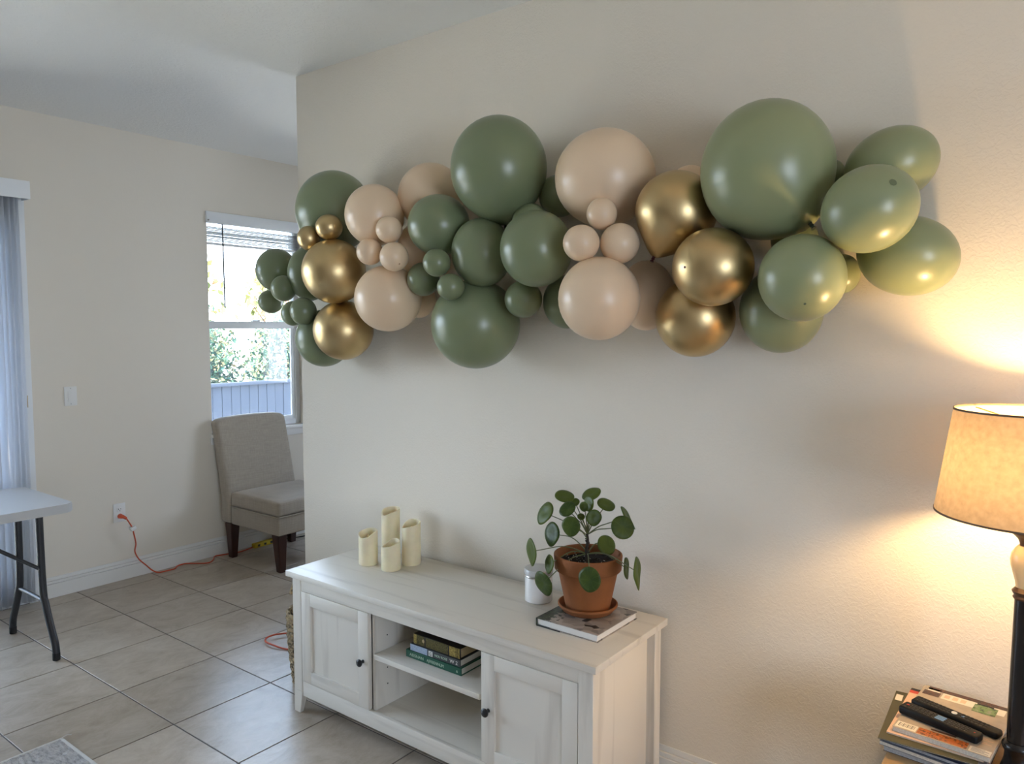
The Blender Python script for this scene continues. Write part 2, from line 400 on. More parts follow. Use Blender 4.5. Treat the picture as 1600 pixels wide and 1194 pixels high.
# ---- window in the left wall (single hung, lower sash screened)
GX = XL - .085
win = struct(bpy.data.objects.new('window_1', None)); COL.objects.link(win); win.location = (XL - .08, (WY0 + WY1) / 2, WZ0)
fw = .045
boxes('window_frame', M['vinyl'], win, [(GX - .03, GX + .03, WY0, WY0 + .02, WZ0, WZ1), (GX - .03, GX + .03, WY1 - fw, WY1, WZ0, WZ1),
      (GX - .03, GX + .03, WY0 + .02, WY1 - fw, WZ1 - fw, WZ1), (GX - .03, GX + .03, WY0 + .02, WY1 - fw, WZ0, WZ0 + .04)], .003)
ra = boxes('lower_sash', M['vinyl'], win, [(GX - .002, GX + .028, WY0 + .02, WY1 - fw, 1.612, 1.665), (GX, GX + .022, WY1 - fw - .022, WY1 - fw, WZ0 + .04, 1.612),
      (GX, GX + .022, WY0 + .02, WY0 + .034, WZ0 + .04, 1.612), (GX, GX + .022, WY0 + .034, WY1 - fw - .022, WZ0 + .04, WZ0 + .07)], .003)
box('sash_lock', M['vinyl'], ra, GX + .005, GX + .036, 1.78, 1.84, 1.665, 1.678, .003)
box('upper_glass', M['glass'], win, GX - .016, GX - .012, WY0 + .02, WY1 - fw, 1.64, WZ1 - fw, smooth=False)
box('lower_glass', M['glass'], win, GX + .006, GX + .010, WY0 + .034, WY1 - fw - .022, WZ0 + .07, 1.612, smooth=False)
m = MB(); m.quad((GX - .024, WY0 + .02, WZ0 + .04), (GX - .024, WY1 - fw, WZ0 + .04), (GX - .024, WY1 - fw, 1.64), (GX - .024, WY0 + .02, 1.64))
part('insect_screen', m, M['screen'], win, smooth=False)
st = boxes('window_sill', M['trim'], win, [(XL - .055, XL + .035, WY0 - .012, WY1 + .03, WZ0 - .024, WZ0)], .004)
box('sill_apron', M['trim'], st, XL, XL + .012, WY0 - .015, WY1 + .015, WZ0 - .075, WZ0 - .024, .003)

# ---- slatted blind drawn up at the top of the window
bl = thing('window_blind', 'raised white slatted blind stacked at the top of the window', 'blind', (XL + .01, (WY0 + WY1) / 2, 2.2))
box('head_valance', M['vinyl'], bl, XL - .012, XL + .014, WY0 - .008, WY1 + .006, 2.344, 2.424, .004)
box('head_rail', M['steel'], bl, XL - .055, XL - .016, WY0 + .01, WY1 - .01, 2.37, 2.405, .002)
z = 2.322
for k in range(11):
    m = MB(); n = 5
    for q in range(n):
        a0, a1 = (q / n - .5) * 2, ((q + 1) / n - .5) * 2
        x_a, x_b = XL - .030 + a0 * .023, XL - .030 + a1 * .023
        z_a, z_b = z + .003 * (1 - a0 * a0), z + .003 * (1 - a1 * a1)
        m.quad((x_a, WY0 + .006, z_a), (x_b, WY0 + .006, z_b), (x_b, WY1 - .006, z_b), (x_a, WY1 - .006, z_a))
    bmesh.ops.remove_doubles(m.b, verts=m.b.verts[:], dist=1e-5)
    bmesh.ops.solidify(m.b, geom=m.b.faces[:], thickness=.0025)
    part('slat', m, M['slat'], bl)
    z -= .0092 + rng.uniform(-.001, .0016)
box('bottom_rail', M['vinyl'], bl, XL - .056, XL - .006, WY0 + .006, WY1 - .006, 2.198, 2.214, .004)
m = MB(); m.tube([(XL + .004, 1.512, 2.345), (XL + .004, 1.515, 2.2), (XL + .003, 1.517, 1.765)], .0055, 6)
part('tilt_wand', m, M['wand'], bl)
m = MB(); m.tube([(XL + .016, WY0 + .004, 2.362), (XL + .021, WY0 + .004, 2.362)], .006, 8); part('valance_clip', m, M['chrome'], bl)

# ---- sliding patio door
dr = struct(bpy.data.objects.new('door_1', None)); COL.objects.link(dr); dr.location = (XL - .08, (DY0 + DY1) / 2, 0)
boxes('door_frame', M['vinyl'], dr, [(XL - .14, XL + .012, DY1 - .062, DY1, 0, DZ1), (XL - .14, XL, DY0, DY0 + .05, 0, DZ1), (XL - .14, XL, DY0 + .05, DY1 - .062, DZ1 - .05, DZ1),
      (XL - .14, XL, DY0 + .05, DY1 - .062, 0, .025)], .003)
for nm, xo, ya, yb in (('sliding_panel', -.06, -.99, DY1 - .062), ('fixed_panel', -.11, DY0 + .05, -.93)):
    p = boxes(nm, M['vinyl'], dr, [(XL + xo - .018, XL + xo + .018, ya, ya + .06, .025, DZ1 - .05), (XL + xo - .018, XL + xo + .018, yb - .06, yb, .025, DZ1 - .05),
        (XL + xo - .018, XL + xo + .018, ya + .06, yb - .06, DZ1 - .12, DZ1 - .05), (XL + xo - .018, XL + xo + .018, ya + .06, yb - .06, .025, .12)], .003)
    box('door_glass', M['glass'], p, XL + xo - .003, XL + xo + .003, ya + .06, yb - .06, .12, DZ1 - .12, smooth=False)
box('latch_plate', M['brass'], dr, XL + .012, XL + .017, DY1 - .045, DY1 - .026, 1.155, 1.225, .002)
m = MB(); m.tube([(XL + .012, DY1 - .036, 1.246), (XL + .016, DY1 - .036, 1.246)], .006, 8); part('latch_screw', m, M['steel'], dr)
# ---- vertical blind drawn to the right-hand side of the door
vb = thing('vertical_blind', 'white vertical blind gathered at the right of the patio door', 'blind', (XL + .07, .05, .03))
boxes('valance', M['vinyl'], vb, [(XL + .108, XL + .118, DY0 - .1, .258, 2.338, 2.438), (XL, XL + .108, .248, .258, 2.338, 2.438)], .003)
box('head_rail', M['vinyl'], vb, XL + .03, XL + .075, DY0 - .08, .235, 2.385, 2.425, .003)
va = MB(); n = 6; wv = .089
for q in range(n):
    a0, a1 = q / n * 2 - 1, (q + 1) / n * 2 - 1
    va.quad((a0 * wv / 2, .007 * (1 - a0 * a0), 0), (a1 * wv / 2, .007 * (1 - a1 * a1), 0), (a1 * wv / 2, .007 * (1 - a1 * a1), 2.335), (a0 * wv / 2, .007 * (1 - a0 * a0), 2.335))
bmesh.ops.remove_doubles(va.b, verts=va.b.verts[:], dist=1e-5); bmesh.ops.solidify(va.b, geom=va.b.faces[:], thickness=.0012)
bmesh.ops.recalc_face_normals(va.b, faces=va.b.faces[:])
vme = bpy.data.meshes.new('vane'); va.b.to_mesh(vme); va.b.free(); vme.materials.append(M['vane'])
vme.polygons.foreach_set('use_smooth', [True] * len(vme.polygons))
y = .183
for k in range(15):
    o = bpy.data.objects.new('vane', vme); COL.objects.link(o); o.parent = vb
    o.location = Vector((XL + .054, y, .03)) - vb.location; o.rotation_euler[2] = math.radians(36 + rng.uniform(-24, 24))
    y -= .027 + rng.uniform(-.008, .008)
for (nm, pos, ax, span, z0, z1, other) in (('window_2', XR + .07, 'x', (RY0, RY1), RZ0, RZ1, None), ('added_nook_window', YB + .07, 'y', (FX0, FX1), FZ0, FZ1, None)):  # the far-wall one is unseen, added to brighten the nook
    w = struct(bpy.data.objects.new(nm, None)); COL.objects.link(w); w.location = (pos, sum(span) / 2, z0) if ax == 'x' else (sum(span) / 2, pos, z0)
    a, b = span; mid = (a + b) / 2; L = []
    for s0, s1, h0, h1 in ((a, a + .05, z0, z1), (b - .05, b, z0, z1), (a + .05, b - .05, z0, z0 + .05), (a + .05, b - .05, z1 - .05, z1), (mid - .025, mid + .025, z0 + .05, z1 - .05)):
        L.append((pos - .03, pos + .03, s0, s1, h0, h1) if ax == 'x' else (s0, s1, pos - .03, pos + .03, h0, h1))
    boxes('window_frame', M['vinyl'], w, L, .003)

# ================================================================== OUTSIDE
gr = box('patio_ground', M['ground'], None, -30, XL - .15, -20, 30, -.45, -.16, smooth=False); struct(gr)
fn = thing('wooden_fence', 'weathered grey wooden fence outside beyond the window', 'fence', (-5.5, 3, -.16))
bme = None; y = -5.0
while y < 11:
    if bme is None:
        m = MB(); m.box(-.011, .011, -.070, .070, 0, .955, .002, 1); bmesh.ops.recalc_face_normals(m.b, faces=m.b.faces[:])
        bme = bpy.data.meshes.new('board'); m.b.to_mesh(bme); m.b.free(); bme.materials.append(M['fence'])
    o = bpy.data.objects.new('board', bme); COL.objects.link(o); o.parent = fn
    o.location = Vector((-5.5 + rng.uniform(-.004, .004), y, -.16)) - fn.location
    y += .147
box('top_rail', M['fence'], fn, -5.52, -5.43, -5.1, 11.1, .795, .845, .004)
for yy in (-3.6, -1.2, 1.2, 3.6, 6.0, 8.4, 10.8):
    box('post', M['fence'], fn, -5.60, -5.515, yy - .045, yy + .045, -.16, .86, .004)
def leaf_mat(name, cols):
    m, n, l, b = new_mat(name); b.inputs['Roughness'].default_value = .6; b.inputs['Specular IOR Level'].default_value = .15
    g = n.new('ShaderNodeNewGeometry'); r = n.new('ShaderNodeValToRGB'); e = r.color_ramp.elements
    while len(e) < len(cols): e.new(.5)
    for i, k in enumerate(cols): e[i].position = i / (len(cols) - 1); e[i].color = (*k, 1)
    l.new(g.outputs['Random Per Island'], r.inputs[0]); l.new(r.outputs[0], b.inputs['Base Color'])
    return m
M['hedge_leaf'] = leaf_mat('hedge_leaf', [(.030, .070, .045), (.055, .105, .065), (.10, .14, .07), (.22, .17, .08)])
M['tree_leaf'] = leaf_mat('tree_leaf', [(.10, .13, .05), (.22, .23, .09), (.36, .33, .14), (.30, .14, .08)])
def leaves(n, c, rad, size, hollow=.35):
    u = rng.normal(size=(n, 3)); u /= np.linalg.norm(u, axis=1)[:, None]
    rr = (hollow + (1 - hollow) * rng.random(n)) ** .6
    bump = 1 + .22 * np.sin(u[:, 0] * 6 + c[1]) * np.cos(u[:, 2] * 7 + c[0]) + .15 * np.sin(u[:, 1] * 11)
    P = np.array(c) + u * np.array(rad) * (rr * bump)[:, None]
    a = rng.normal(size=(n, 3)); a /= np.linalg.norm(a, axis=1)[:, None]
    b = np.cross(a, rng.normal(size=(n, 3))); b /= np.linalg.norm(b, axis=1)[:, None]
    s = size * rng.uniform(.6, 1.3, n)[:, None]
    V = np.stack([P - a * s, P + b * s * .45, P + a * s, P - b * s * .45], 1).reshape(-1, 3)
    return V
def tree(name, label, base, h, blobs, n, size, mat, group):
    o = thing(name, label, 'tree', base, group)
    V = np.concatenate([leaves(n, (base[0] + bx_, base[1] + by_, base[2] + bz_), (r1, r1, r2), size) for bx_, by_, bz_, r1, r2 in blobs]) - np.array(base)
    V[:, 2] = np.maximum(V[:, 2], .03)
    me = bpy.data.meshes.new('foliage'); k = len(V) // 4
    me.from_pydata(V.tolist(), [], np.arange(4 * k).reshape(-1, 4).tolist()); me.materials.append(mat)
    f = bpy.data.objects.new('foliage', me); COL.objects.link(f); f.parent = o; f['kind'] = 'stuff'
    m = MB(); m.tube([(base[0], base[1], base[2]), (base[0] + .06, base[1] + .03, base[2] + h * .4), (base[0] - .04, base[1] + .1, base[2] + h * .75)], lambda q: .09 * (1 - .7 * q), 8, 3)
    for k in range(5):
        a = rng.uniform(0, 6.28); z0 = base[2] + h * rng.uniform(.3, .6)
        m.tube([(base[0], base[1] + .04, z0), (base[0] + .4 * math.cos(a), base[1] + .4 * math.sin(a), z0 + h * .2), (base[0] + .7 * math.cos(a), base[1] + .7 * math.sin(a), z0 + h * .33)], lambda q: .03 * (1 - .7 * q), 6, 2)
    part('trunk', m, M['bark'], o)
GZ = -.16
tree('shrub', 'dense green shrub behind the fence, at left in the window', (-6.8, 4.7, GZ), 2.0, [(0, 0, 1.05, .82, 1.0)], 7500, .05, M['hedge_leaf'], 'trees beyond the fence')
tree('shrub', 'dense green shrub behind the fence, at right in the window', (-6.8, 6.75, GZ), 2.0, [(0, 0, 1.08, .82, 1.0)], 7500, .05, M['hedge_leaf'], 'trees beyond the fence')
tree('shrub', 'dense green shrub behind the fence, farthest right, past the window edge', (-6.8, 8.8, GZ), 2.0, [(0, 0, 1.05, .82, 1.0)], 7500, .05, M['hedge_leaf'], 'trees beyond the fence')
tree('tree', 'sunlit yellow-green tree in the upper left of the window', (-9.6, 5.7, GZ), 3.6, [(0, 0, 2.6, 1.1, .9), (.3, -.5, 1.9, .9, .7)], 650, .11, M['tree_leaf'], 'trees beyond the fence')
tree('tree', 'sunlit yellow-green tree in the upper middle of the window', (-9.6, 8.6, GZ), 3.4, [(0, 0, 2.4, 1.0, .9), (.2, .6, 2.0, .9, .8)], 650, .11, M['tree_leaf'], 'trees beyond the fence')

# ================================================================== TV STAND
cab = thing('tv_stand', 'long whitewashed wooden tv stand with two doors against the main wall', 'tv stand', (2.4, .6, 0))
WX, WYm, WZ = M['cab'][0], M['cab'][1], M['cab'][2]
H = .605; CX0, CX1, CY0, CY1 = 1.667, 3.130, .372, .826
box('top', WX, cab, 1.648, 3.150, .352, .836, H - .024, H, .002)
def taper_leg(x0, x1, y0, y1, sx, sy):
    """square post, tapered on its inner faces near the floor"""
    m = MB(); m.box(x0, x1, y0, y1, .095, H - .024, .0015, 1)
    vs = m.box(x0, x1, y0, y1, 0, .095)
    for v in vs:
        if v.co.z < .01:
            if sx > 0 and v.co.x > x1 - .001: v.co.x -= .018
            if sx < 0 and v.co.x < x0 + .001: v.co.x += .018
            if sy > 0 and v.co.y > y1 - .001: v.co.y -= .014
            if sy < 0 and v.co.y < y0 + .001: v.co.y += .014
    part('leg', m, WZ, cab)
for x0, sx in ((CX0, 1), (CX1 - .054, -1)):
    taper_leg(x0, x0 + .054, CY0, CY0 + .030, sx, 1); taper_leg(x0, x0 + .054, CY1 - .044, CY1, sx, -1)
for x0, x1 in ((CX0 + .004, CX0 + .02), (CX1 - .020, CX1 - .004)):
    box('side_panel', WZ, cab, x0, x1, CY0 + .030, .730, .085, H - .024, .001)
for x0, x1 in ((CX0 + .040, CX0 + .054), (CX1 - .054, CX1 - .040)):
    box('rear_stretcher', WZ, cab, x0, x1, .730, CY1 - .044, .085, H - .024, .001)
box('back_panel', WZ, cab, CX0 + .03, CX1 - .03, .725, .732, .12, H - .024)
box('upper_rail', WX, cab, CX0 + .054, CX1 - .054, CY0 + .002, CY0 + .020, .527, H - .024, .001)
box('lower_rail', WX, cab, CX0 + .054, CX1 - .054, CY0 + .002, CY0 + .020, .078, .141, .001)
box('bottom_board', WX, cab, CX0 + .021, CX1 - .021, CY0 + .021, .724, .124, .139)
DV = (2.132, 2.689)
for x0, x1 in ((DV[0], DV[0] + .015), (DV[1] - .015, DV[1])):
    d = box('divider', WZ, cab, x0, x1, CY0 + .021, .724, .140, .579)
    m = MB(); xs = x1 if x0 < 2.3 else x0
    for zz in (.225, .290, .355, .420):
        for yy in (.455, .660): m.tube([(xs - .0006, yy, zz), (xs + .0008, yy, zz)], .003, 8)
    part('pin_holes', m, M['slot'], d)
box('shelf', WX, cab, DV[0] + .016, DV[1] - .016, CY0 + .012, .722, .346, .366, .001)
def door(x0, x1, z0, z1, kx):
    sw = .056; y0, y1 = CY0, CY0 + .019
    d = box('door', WZ, cab, x0 + sw, x1 - sw, y0 + .009, y0 + .015, z0 + .05, z1 - .05)
    box('stile', WZ, d, x0, x0 + sw, y0, y1, z0, z1, .001); box('stile', WZ, d, x1 - sw, x1, y0, y1, z0, z1, .001)
    box('rail', WX, d, x0 + sw, x1 - sw, y0, y1, z1 - .052, z1, .001); box('rail', WX, d, x0 + sw, x1 - sw, y0, y1, z0, z0 + .052, .001)
    m = MB()                                   # turned knob standing out along -y
    m.lathe([(0, 0), (.0075, 0), (.0065, .004), (.0055, .010), (.0075, .014), (.0135, .0165), (.0150, .0195), (.0145, .0235), (.0085, .0275), (0, .0285)], 0, 0, 20)
    R = Matrix.Rotation(PI / 2, 3, 'X')
    for v in m.b.verts: v.co = R @ v.co + Vector((kx, y0 + .0005, .330))
    part('knob', m, M['knob'], d)
door(1.7235, 2.129, .143, .525, 2.100); door(2.691, 3.0735, .143, .525, 2.722)

# ---- books on its shelf
def book(name, label, x0, x1, y0, y1, z0, z1, cover, pages, ang=0., group=None, spine='front', piv=None, board=.0028):
    """hard-cover lying flat; spine faces -y (front) or -x (left)"""
    c = ((x0 + x1) / 2, (y0 + y1) / 2, z0); o = thing(name, label, 'book', c, group)
    m = MB(); m.box(x0, x1, y0, y1, z0, z0 + board, .0006, 1); m.box(x0, x1, y0, y1, z1 - board, z1, .0006, 1)
    if spine == 'front': m.box(x0, x1, y0 - .0015, y0 + .004, z0, z1, .0012, 1)
    else: m.box(x0 - .0015, x0 + .004, y0, y1, z0, z1, .0012, 1)
    m.spin(ang, piv or c); part('cover', m, cover, o)
    m = MB(); i = .004
    if spine == 'front': m.box(x0 + i, x1 - i, y0 + .0042, y1 - i, z0 + board, z1 - board)
    else: m.box(x0 + .0042, x1 - i, y0 + i, y1 - i, z0 + board, z1 - board)
    m.spin(ang, piv or c); part('pages', m, pages, o)
    return o
def lettering(text, size, mat, parent, origin, xdir, ydir, depth=.0004, name='lettering', width=None):
    """flat print made of real letter outlines"""
    cu = bpy.data.curves.new('t', 'FONT'); cu.body = text; cu.size = size; cu.extrude = depth
    ob = bpy.data.objects.new('t', cu); COL.objects.link(ob)
    me = bpy.data.meshes.new_from_object(ob.evaluated_get(bpy.context.evaluated_depsgraph_get()))
    bpy.data.objects.remove(ob); bpy.data.curves.remove(cu)
    X = Vector(xdir).normalized(); Y = Vector(ydir).normalized(); Z = X.cross(Y)
    if width:
        w = max(v.co.x for v in me.vertices) - min(v.co.x for v in me.vertices); k = width / w
    else: k = 1
    org = Vector(origin) - wloc(parent)
    for v in me.vertices: v.co = org + X * v.co.x * k + Y * v.co.y + Z * v.co.z
    me.name = name; me.materials.append(mat); o = bpy.data.objects.new(name, me); COL.objects.link(o); o.parent = parent
    return o
M['bk_green'] = pbr('green_cloth_cover', (.012, .085, .048), .5, bump=(600, .1))
M['bk_grey'] = pbr('grey_black_cover', (.055, .060, .060), .45)
M['bk_brown'] = patches('dark_brown_gold_cover', [(.006, .004, .004), (.016, .007, .005), (.010, .008, .005)], 18)
M['gold_foil'] = pbr('gold_foil', (.36, .27, .075), .35, metal=.5, var=(160, .5))
M['gold_dull'] = pbr('dull_gold', (.115, .095, .03), .45, metal=.4, var=(220, .6))
M['bluegrey'] = pbr('bluegrey_print', (.34, .42, .55), .5, var=(200, .2))
M['ink_white'] = pbr('white_ink', (.72, .72, .66), .5)
M['ink_green'] = pbr('pale_green_ink', (.42, .55, .42), .5)
M['ink_black'] = pbr('black_ink', (.012, .012, .012), .5)
G = 'books on the tv stand shelf'
SZ = .3662; BY = .449
b1 = book('book', 'dark green hardback with pale lettering, bottom of the shelf stack', 2.257, 2.535, BY, BY + .195, SZ, SZ + .0285, M['bk_green'], M['paper'], 0, G)
lettering('AEISNAN', .016, M['ink_green'], b1, (2.277, BY - .0017, SZ + .0085), (1, 0, 0), (0, 0, 1), width=.072)
lettering('AJFREENINUM', .016, M['ink_green'], b1, (2.366, BY - .0017, SZ + .0085), (1, 0, 0), (0, 0, 1), width=.085)
lettering('&', .012, M['ink_green'], b1, (2.512, BY - .0017, SZ + .009), (1, 0, 0), (0, 0, 1))
z1 = SZ + .0287; Y2 = BY + .004
b2 = book('book', 'grey and black paperback with pale blue spine end, middle of the shelf stack', 2.277, 2.527, Y2, Y2 + .195, z1, z1 + .026, M['bk_grey'], M['paper'], 0, G, board=.0018)
box('spine_print', M['bluegrey'], b2, 2.2775, 2.365, Y2 - .0021, Y2 - .0014, z1 + .001, z1 + .025)
box('spine_emblem', M['ink_white'], b2, 2.372, 2.392, Y2 - .0021, Y2 - .0014, z1 + .003, z1 + .022)
lettering('G', .017, M['ink_black'], b2, (2.375, Y2 - .0023, z1 + .006), (1, 0, 0), (0, 0, 1))
lettering('NOU ROSE', .013, M['ink_green'], b2, (2.402, Y2 - .0018, z1 + .008), (1, 0, 0), (0, 0, 1), width=.062)
lettering('W 2', .019, M['ink_white'], b2, (2.477, Y2 - .0018, z1 + .006), (1, 0, 0), (0, 0, 1), width=.038)
z2 = z1 + .0262; Y3 = BY + .010
b3 = book('book', 'thick dark brown book with gold ornamented spine, top of the shelf stack', 2.288, 2.523, Y3, Y3 + .185, z2, z2 + .040, M['bk_brown'], M['oldpaper'], 0, G)
for xa, xb, mm in ((2.2895, 2.3050, 'gold_foil'), (2.3075, 2.345, 'gold_dull'), (2.352, 2.463, 'gold_dull'), (2.470, 2.5015, 'gold_foil'), (2.504, 2.509, 'gold_foil'), (2.512, 2.520, 'gold_foil')):
    box('spine_print', M[mm], b3, xa, xb, Y3 - .0021, Y3 - .0014, z2 + .002, z2 + .038)
m = MB(); m.lathe([(0, 0), (.006, 0), (.006, .0004), (0, .0004)], 0, 0, 12)
for v in m.b.verts: v.co = Vector((v.co.x + 2.340, Y3 - .0022 - v.co.z, v.co.y * 1.2 + z2 + .021))
part('spine_emblem', m, M['oldpaper'], b3)

# ---- four flameless candles
def candle(x, y, h, r, label, phase, seed):
    o = thing('candle', label, 'candle', (x, y, H), 'ivory candles on the tv stand'); n = 40
    m = MB(); rg = random.Random(seed)
    def rim(a): return h + .0125 * math.sin(a - phase) + .0035 * math.sin(2 * a + seed) + .002 * math.sin(3 * a + 2 * seed)
    rows = []
    for (rr, f) in ((0, 0), (r - .002, 0), (r, .003), (r, .25), (r, .5), (r, .75), (r, 1), (r - .0015, 1.0), (r - .0055, .995), (r - .0065, .97), (r - .007, -.032), (0, -.034)):
        row = []
        for k in range(n):
            a = 2 * PI * k / n
            if f < 0: zz = h + f
            elif f <= .01: zz = f
            else: zz = rim(a) * f + (.0015 if .9 < f < 1 else 0)
            w = 1 + .006 * math.sin(2 * a + seed) if rr == r else 1
            row.append(m.b.verts.new((x + rr * w * math.cos(a), y + rr * w * math.sin(a), H + zz)))
            if rr == 0: break
        rows.append(row)
    for a, b in zip(rows[:-1], rows[1:]):
        for k in range(n):
            k2 = (k + 1) % n
            if len(a) == 1: m.b.faces.new((a[0], b[k2], b[k]))
            elif len(b) == 1: m.b.faces.new((a[k], a[k2], b[0]))
            else: m.b.faces.new((a[k], a[k2], b[k2], b[k]))
    part('wax_body', m, M['wax'], o)
    m = MB(); z0 = H + h - .034
    m.lathe([(0, z0), (.004, z0), (.0055, z0 + .006), (.005, z0 + .014), (.0025, z0 + .022), (0, z0 + .027)], x, y, 12); part('flame_tip', m, M['flame_tip'], o)
candle(1.858, .622, .137, .0405, 'leftmost ivory flameless candle, second shortest of the four', .1, 1)
candle(1.850, .762, .204, .0405, 'tallest ivory flameless candle, at the back of the group', 0., 2)
candle(2.004, .735, .174, .0405, 'rightmost ivory flameless candle, second tallest of the four', -.2, 3)
candle(1.990, .628, .109, .0405, 'shortest ivory flameless candle, at the front of the group', -.5, 4)

# ---- white jar candle
jx, jy = 2.690, .708
jar = thing('jar_candle', 'white jar candle with silver-banded lid behind the potted plant', 'candle', (jx, jy, H))
m = MB(); m.lathe([(0, H), (.047, H), (.051, H + .004), (.051, H + .088), (.049, H + .092), (0, H + .092)], jx, jy, 40); part('jar', m, M['jar'], jar)
m = MB(); m.lathe([(0, H + .0925), (.0515, H + .0925), (.0525, H + .094), (.0525, H + .099), (.0515, H + .1005), (0, H + .1005)], jx, jy, 40); part('silver_band', m, M['chrome'], jar)
m = MB(); m.lathe([(0, H + .101), (.051, H + .101), (.0535, H + .104), (.0535, H + .118), (.050, H + .123), (0, H + .124)], jx, jy, 40); part('lid', m, M['lid'], jar)

# ---- picture book, saucer, plant
M['bk_photo'] = None
def photo_cover():
    m, n, l, b = new_mat('photo_cover'); b.inputs['Roughness'].default_value = .3
    c = n.new('ShaderNodeTexCoord'); v = n.new('ShaderNodeTexVoronoi'); v.inputs['Scale'].default_value = 34; l.new(c.outputs['Object'], v.inputs['Vector'])
    r = n.new('ShaderNodeValToRGB'); r.color_ramp.interpolation = 'CONSTANT'; e = r.color_ramp.elements
    e[0].position = 0; e[0].color = (.30, .26, .22, 1); e[1].position = .28; e[1].color = (.42, .36, .31, 1)
    for p, k in ((.5, (.22, .19, .165)), (.68, (.035, .033, .03)), (.78, (.33, .28, .24))): x = e.new(p); x.color = (*k, 1)
    sp = n.new('ShaderNodeSeparateColor'); l.new(v.outputs['Color'], sp.inputs[0]); l.new(sp.outputs[0], r.inputs[0])
    no = n.new('ShaderNodeTexNoise'); no.inputs['Scale'].default_value = 60; no.inputs['Detail'].default_value = 6; l.new(c.outputs['Object'], no.inputs['Vector'])
    g = n.new('ShaderNodeValToRGB'); g.color_ramp.elements[0].position = .4; g.color_ramp.elements[0].color = (.008, .012, .008, 1)
    g.color_ramp.elements[1].position = .65; g.color_ramp.elements[1].color = (.05, .075, .04, 1); l.new(no.outputs[0], g.inputs[0])
    s = n.new('ShaderNodeSeparateXYZ'); l.new(c.outputs['Object'], s.inputs[0])
    ad = n.new('ShaderNodeMath'); ad.operation = 'MULTIPLY_ADD'; ad.inputs[1].default_value = .18; l.new(no.outputs[0], ad.inputs[0]); l.new(s.outputs['X'], ad.inputs[2])
    lt = n.new('ShaderNodeMath'); lt.operation = 'LESS_THAN'; lt.inputs[1].default_value = .02; l.new(ad.outputs[0], lt.inputs[0])
    mx = n.new('ShaderNodeMix'); mx.data_type = 'RGBA'; l.new(lt.outputs[0], mx.inputs[0]); l.new(r.outputs[0], mx.inputs[6]); l.new(g.outputs[0], mx.inputs[7])
    l.new(mx.outputs[2], b.inputs['Base Color']); return m
M['bk_photo'] = photo_cover()
M['white_pages'] = pbr('white_pages', (.74, .73, .70), .8, bump=(500, .2))
BZ = H + .026
pb = book('picture_book', 'large hardback picture book lying under the terracotta pot', 2.822, 3.066, .508, .768, H + .0003, BZ, M['bk_photo'], M['white_pages'], math.radians(-1), None, 'left')
box('spine', M['ink_black'], pb, 2.8198, 2.8212, .512, .772, H + .0008, BZ - .0005)
box('back_board', M['ink_black'], pb, 2.824, 2.920, .5052, .5062, H + .0004, H + .0042)
px, py = 2.925, .672
sc_ = MB(); sc_.lathe([(0, BZ + .0005), (.078, BZ + .0005), (.088, BZ + .006), (.100, BZ + .020), (.104, BZ + .024), (.104, BZ + .029), (.100, BZ + .031), (.095, BZ + .028), (.086, BZ + .014), (.080, BZ + .010), (0, BZ + .009)], px, py, 48)
tag(part('plant_saucer', sc_, M['terracotta'], None, at=(px, py, BZ)), 'round terracotta saucer under the plant pot', 'saucer')
PZ = BZ + .0098
plant = thing('potted_plant', 'round-leaved green houseplant in a terracotta pot on the tv stand', 'plant', (px, py, PZ))
pr = MB(); pr.lathe([(0, PZ), (.072, PZ), (.076, PZ + .003), (.103, PZ + .133), (.1045, PZ + .137), (.113, PZ + .139), (.1155, PZ + .142), (.119, PZ + .188), (.118, PZ + .192), (.114, PZ + .194),
    (.109, PZ + .192), (.106, PZ + .186), (.102, PZ + .150), (0, PZ + .150)], px, py, 56); part('pot', pr, M['terracotta'], plant)
sm = MB(); ns = 26
gridv = []
for r_ in range(9):
    for k in range(ns):
        a = 2 * PI * k / ns; rr = .1015 * r_ / 8
        gridv.append(sm.b.verts.new((px + rr * math.cos(a), py + rr * math.sin(a), PZ + .163 + rng.uniform(-.004, .005) + .004 * (1 - r_ / 8))))
for r_ in range(8):
    for k in range(ns): sm.b.faces.new((gridv[r_ * ns + k], gridv[r_ * ns + (k + 1) % ns], gridv[(r_ + 1) * ns + (k + 1) % ns], gridv[(r_ + 1) * ns + k]))
so = part('soil', sm, M['soil'], plant, smooth=False)
sm = MB()
for k in range(70):
    a, rr = rng.uniform(0, 6.28), .097 * math.sqrt(rng.random()); s_ = rng.uniform(.0012, .0028)
    r0 = bmesh.ops.create_icosphere(sm.b, subdivisions=1, radius=s_)
    for v in r0['verts']: v.co = v.co * float(rng.uniform(.7, 1.2)) + Vector((px + rr * math.cos(a), py + rr * math.sin(a), PZ + .167))
part('perlite', sm, M['stone'], so, kind='stuff')
sm = MB(); sx0, sy0 = 2.922, .672
sm.tube([(sx0, sy0, PZ + .160), (sx0 - .002, sy0 - .002, PZ + .20), (sx0 + .001, sy0, PZ + .235), (sx0, sy0 - .003, PZ + .262)], lambda q: .0075 * (1 - .45 * q), 10, 6)
for k in range(26):
    a = rng.uniform(0, 6.28); zz = PZ + rng.uniform(.168, .255)
    r0 = bmesh.ops.create_icosphere(sm.b, subdivisions=1, radius=.0028)
    for v in r0['verts']: v.co += Vector((sx0 + .0062 * math.cos(a), sy0 + .0062 * math.sin(a), zz))
part('stem', sm, M['stem'], plant)
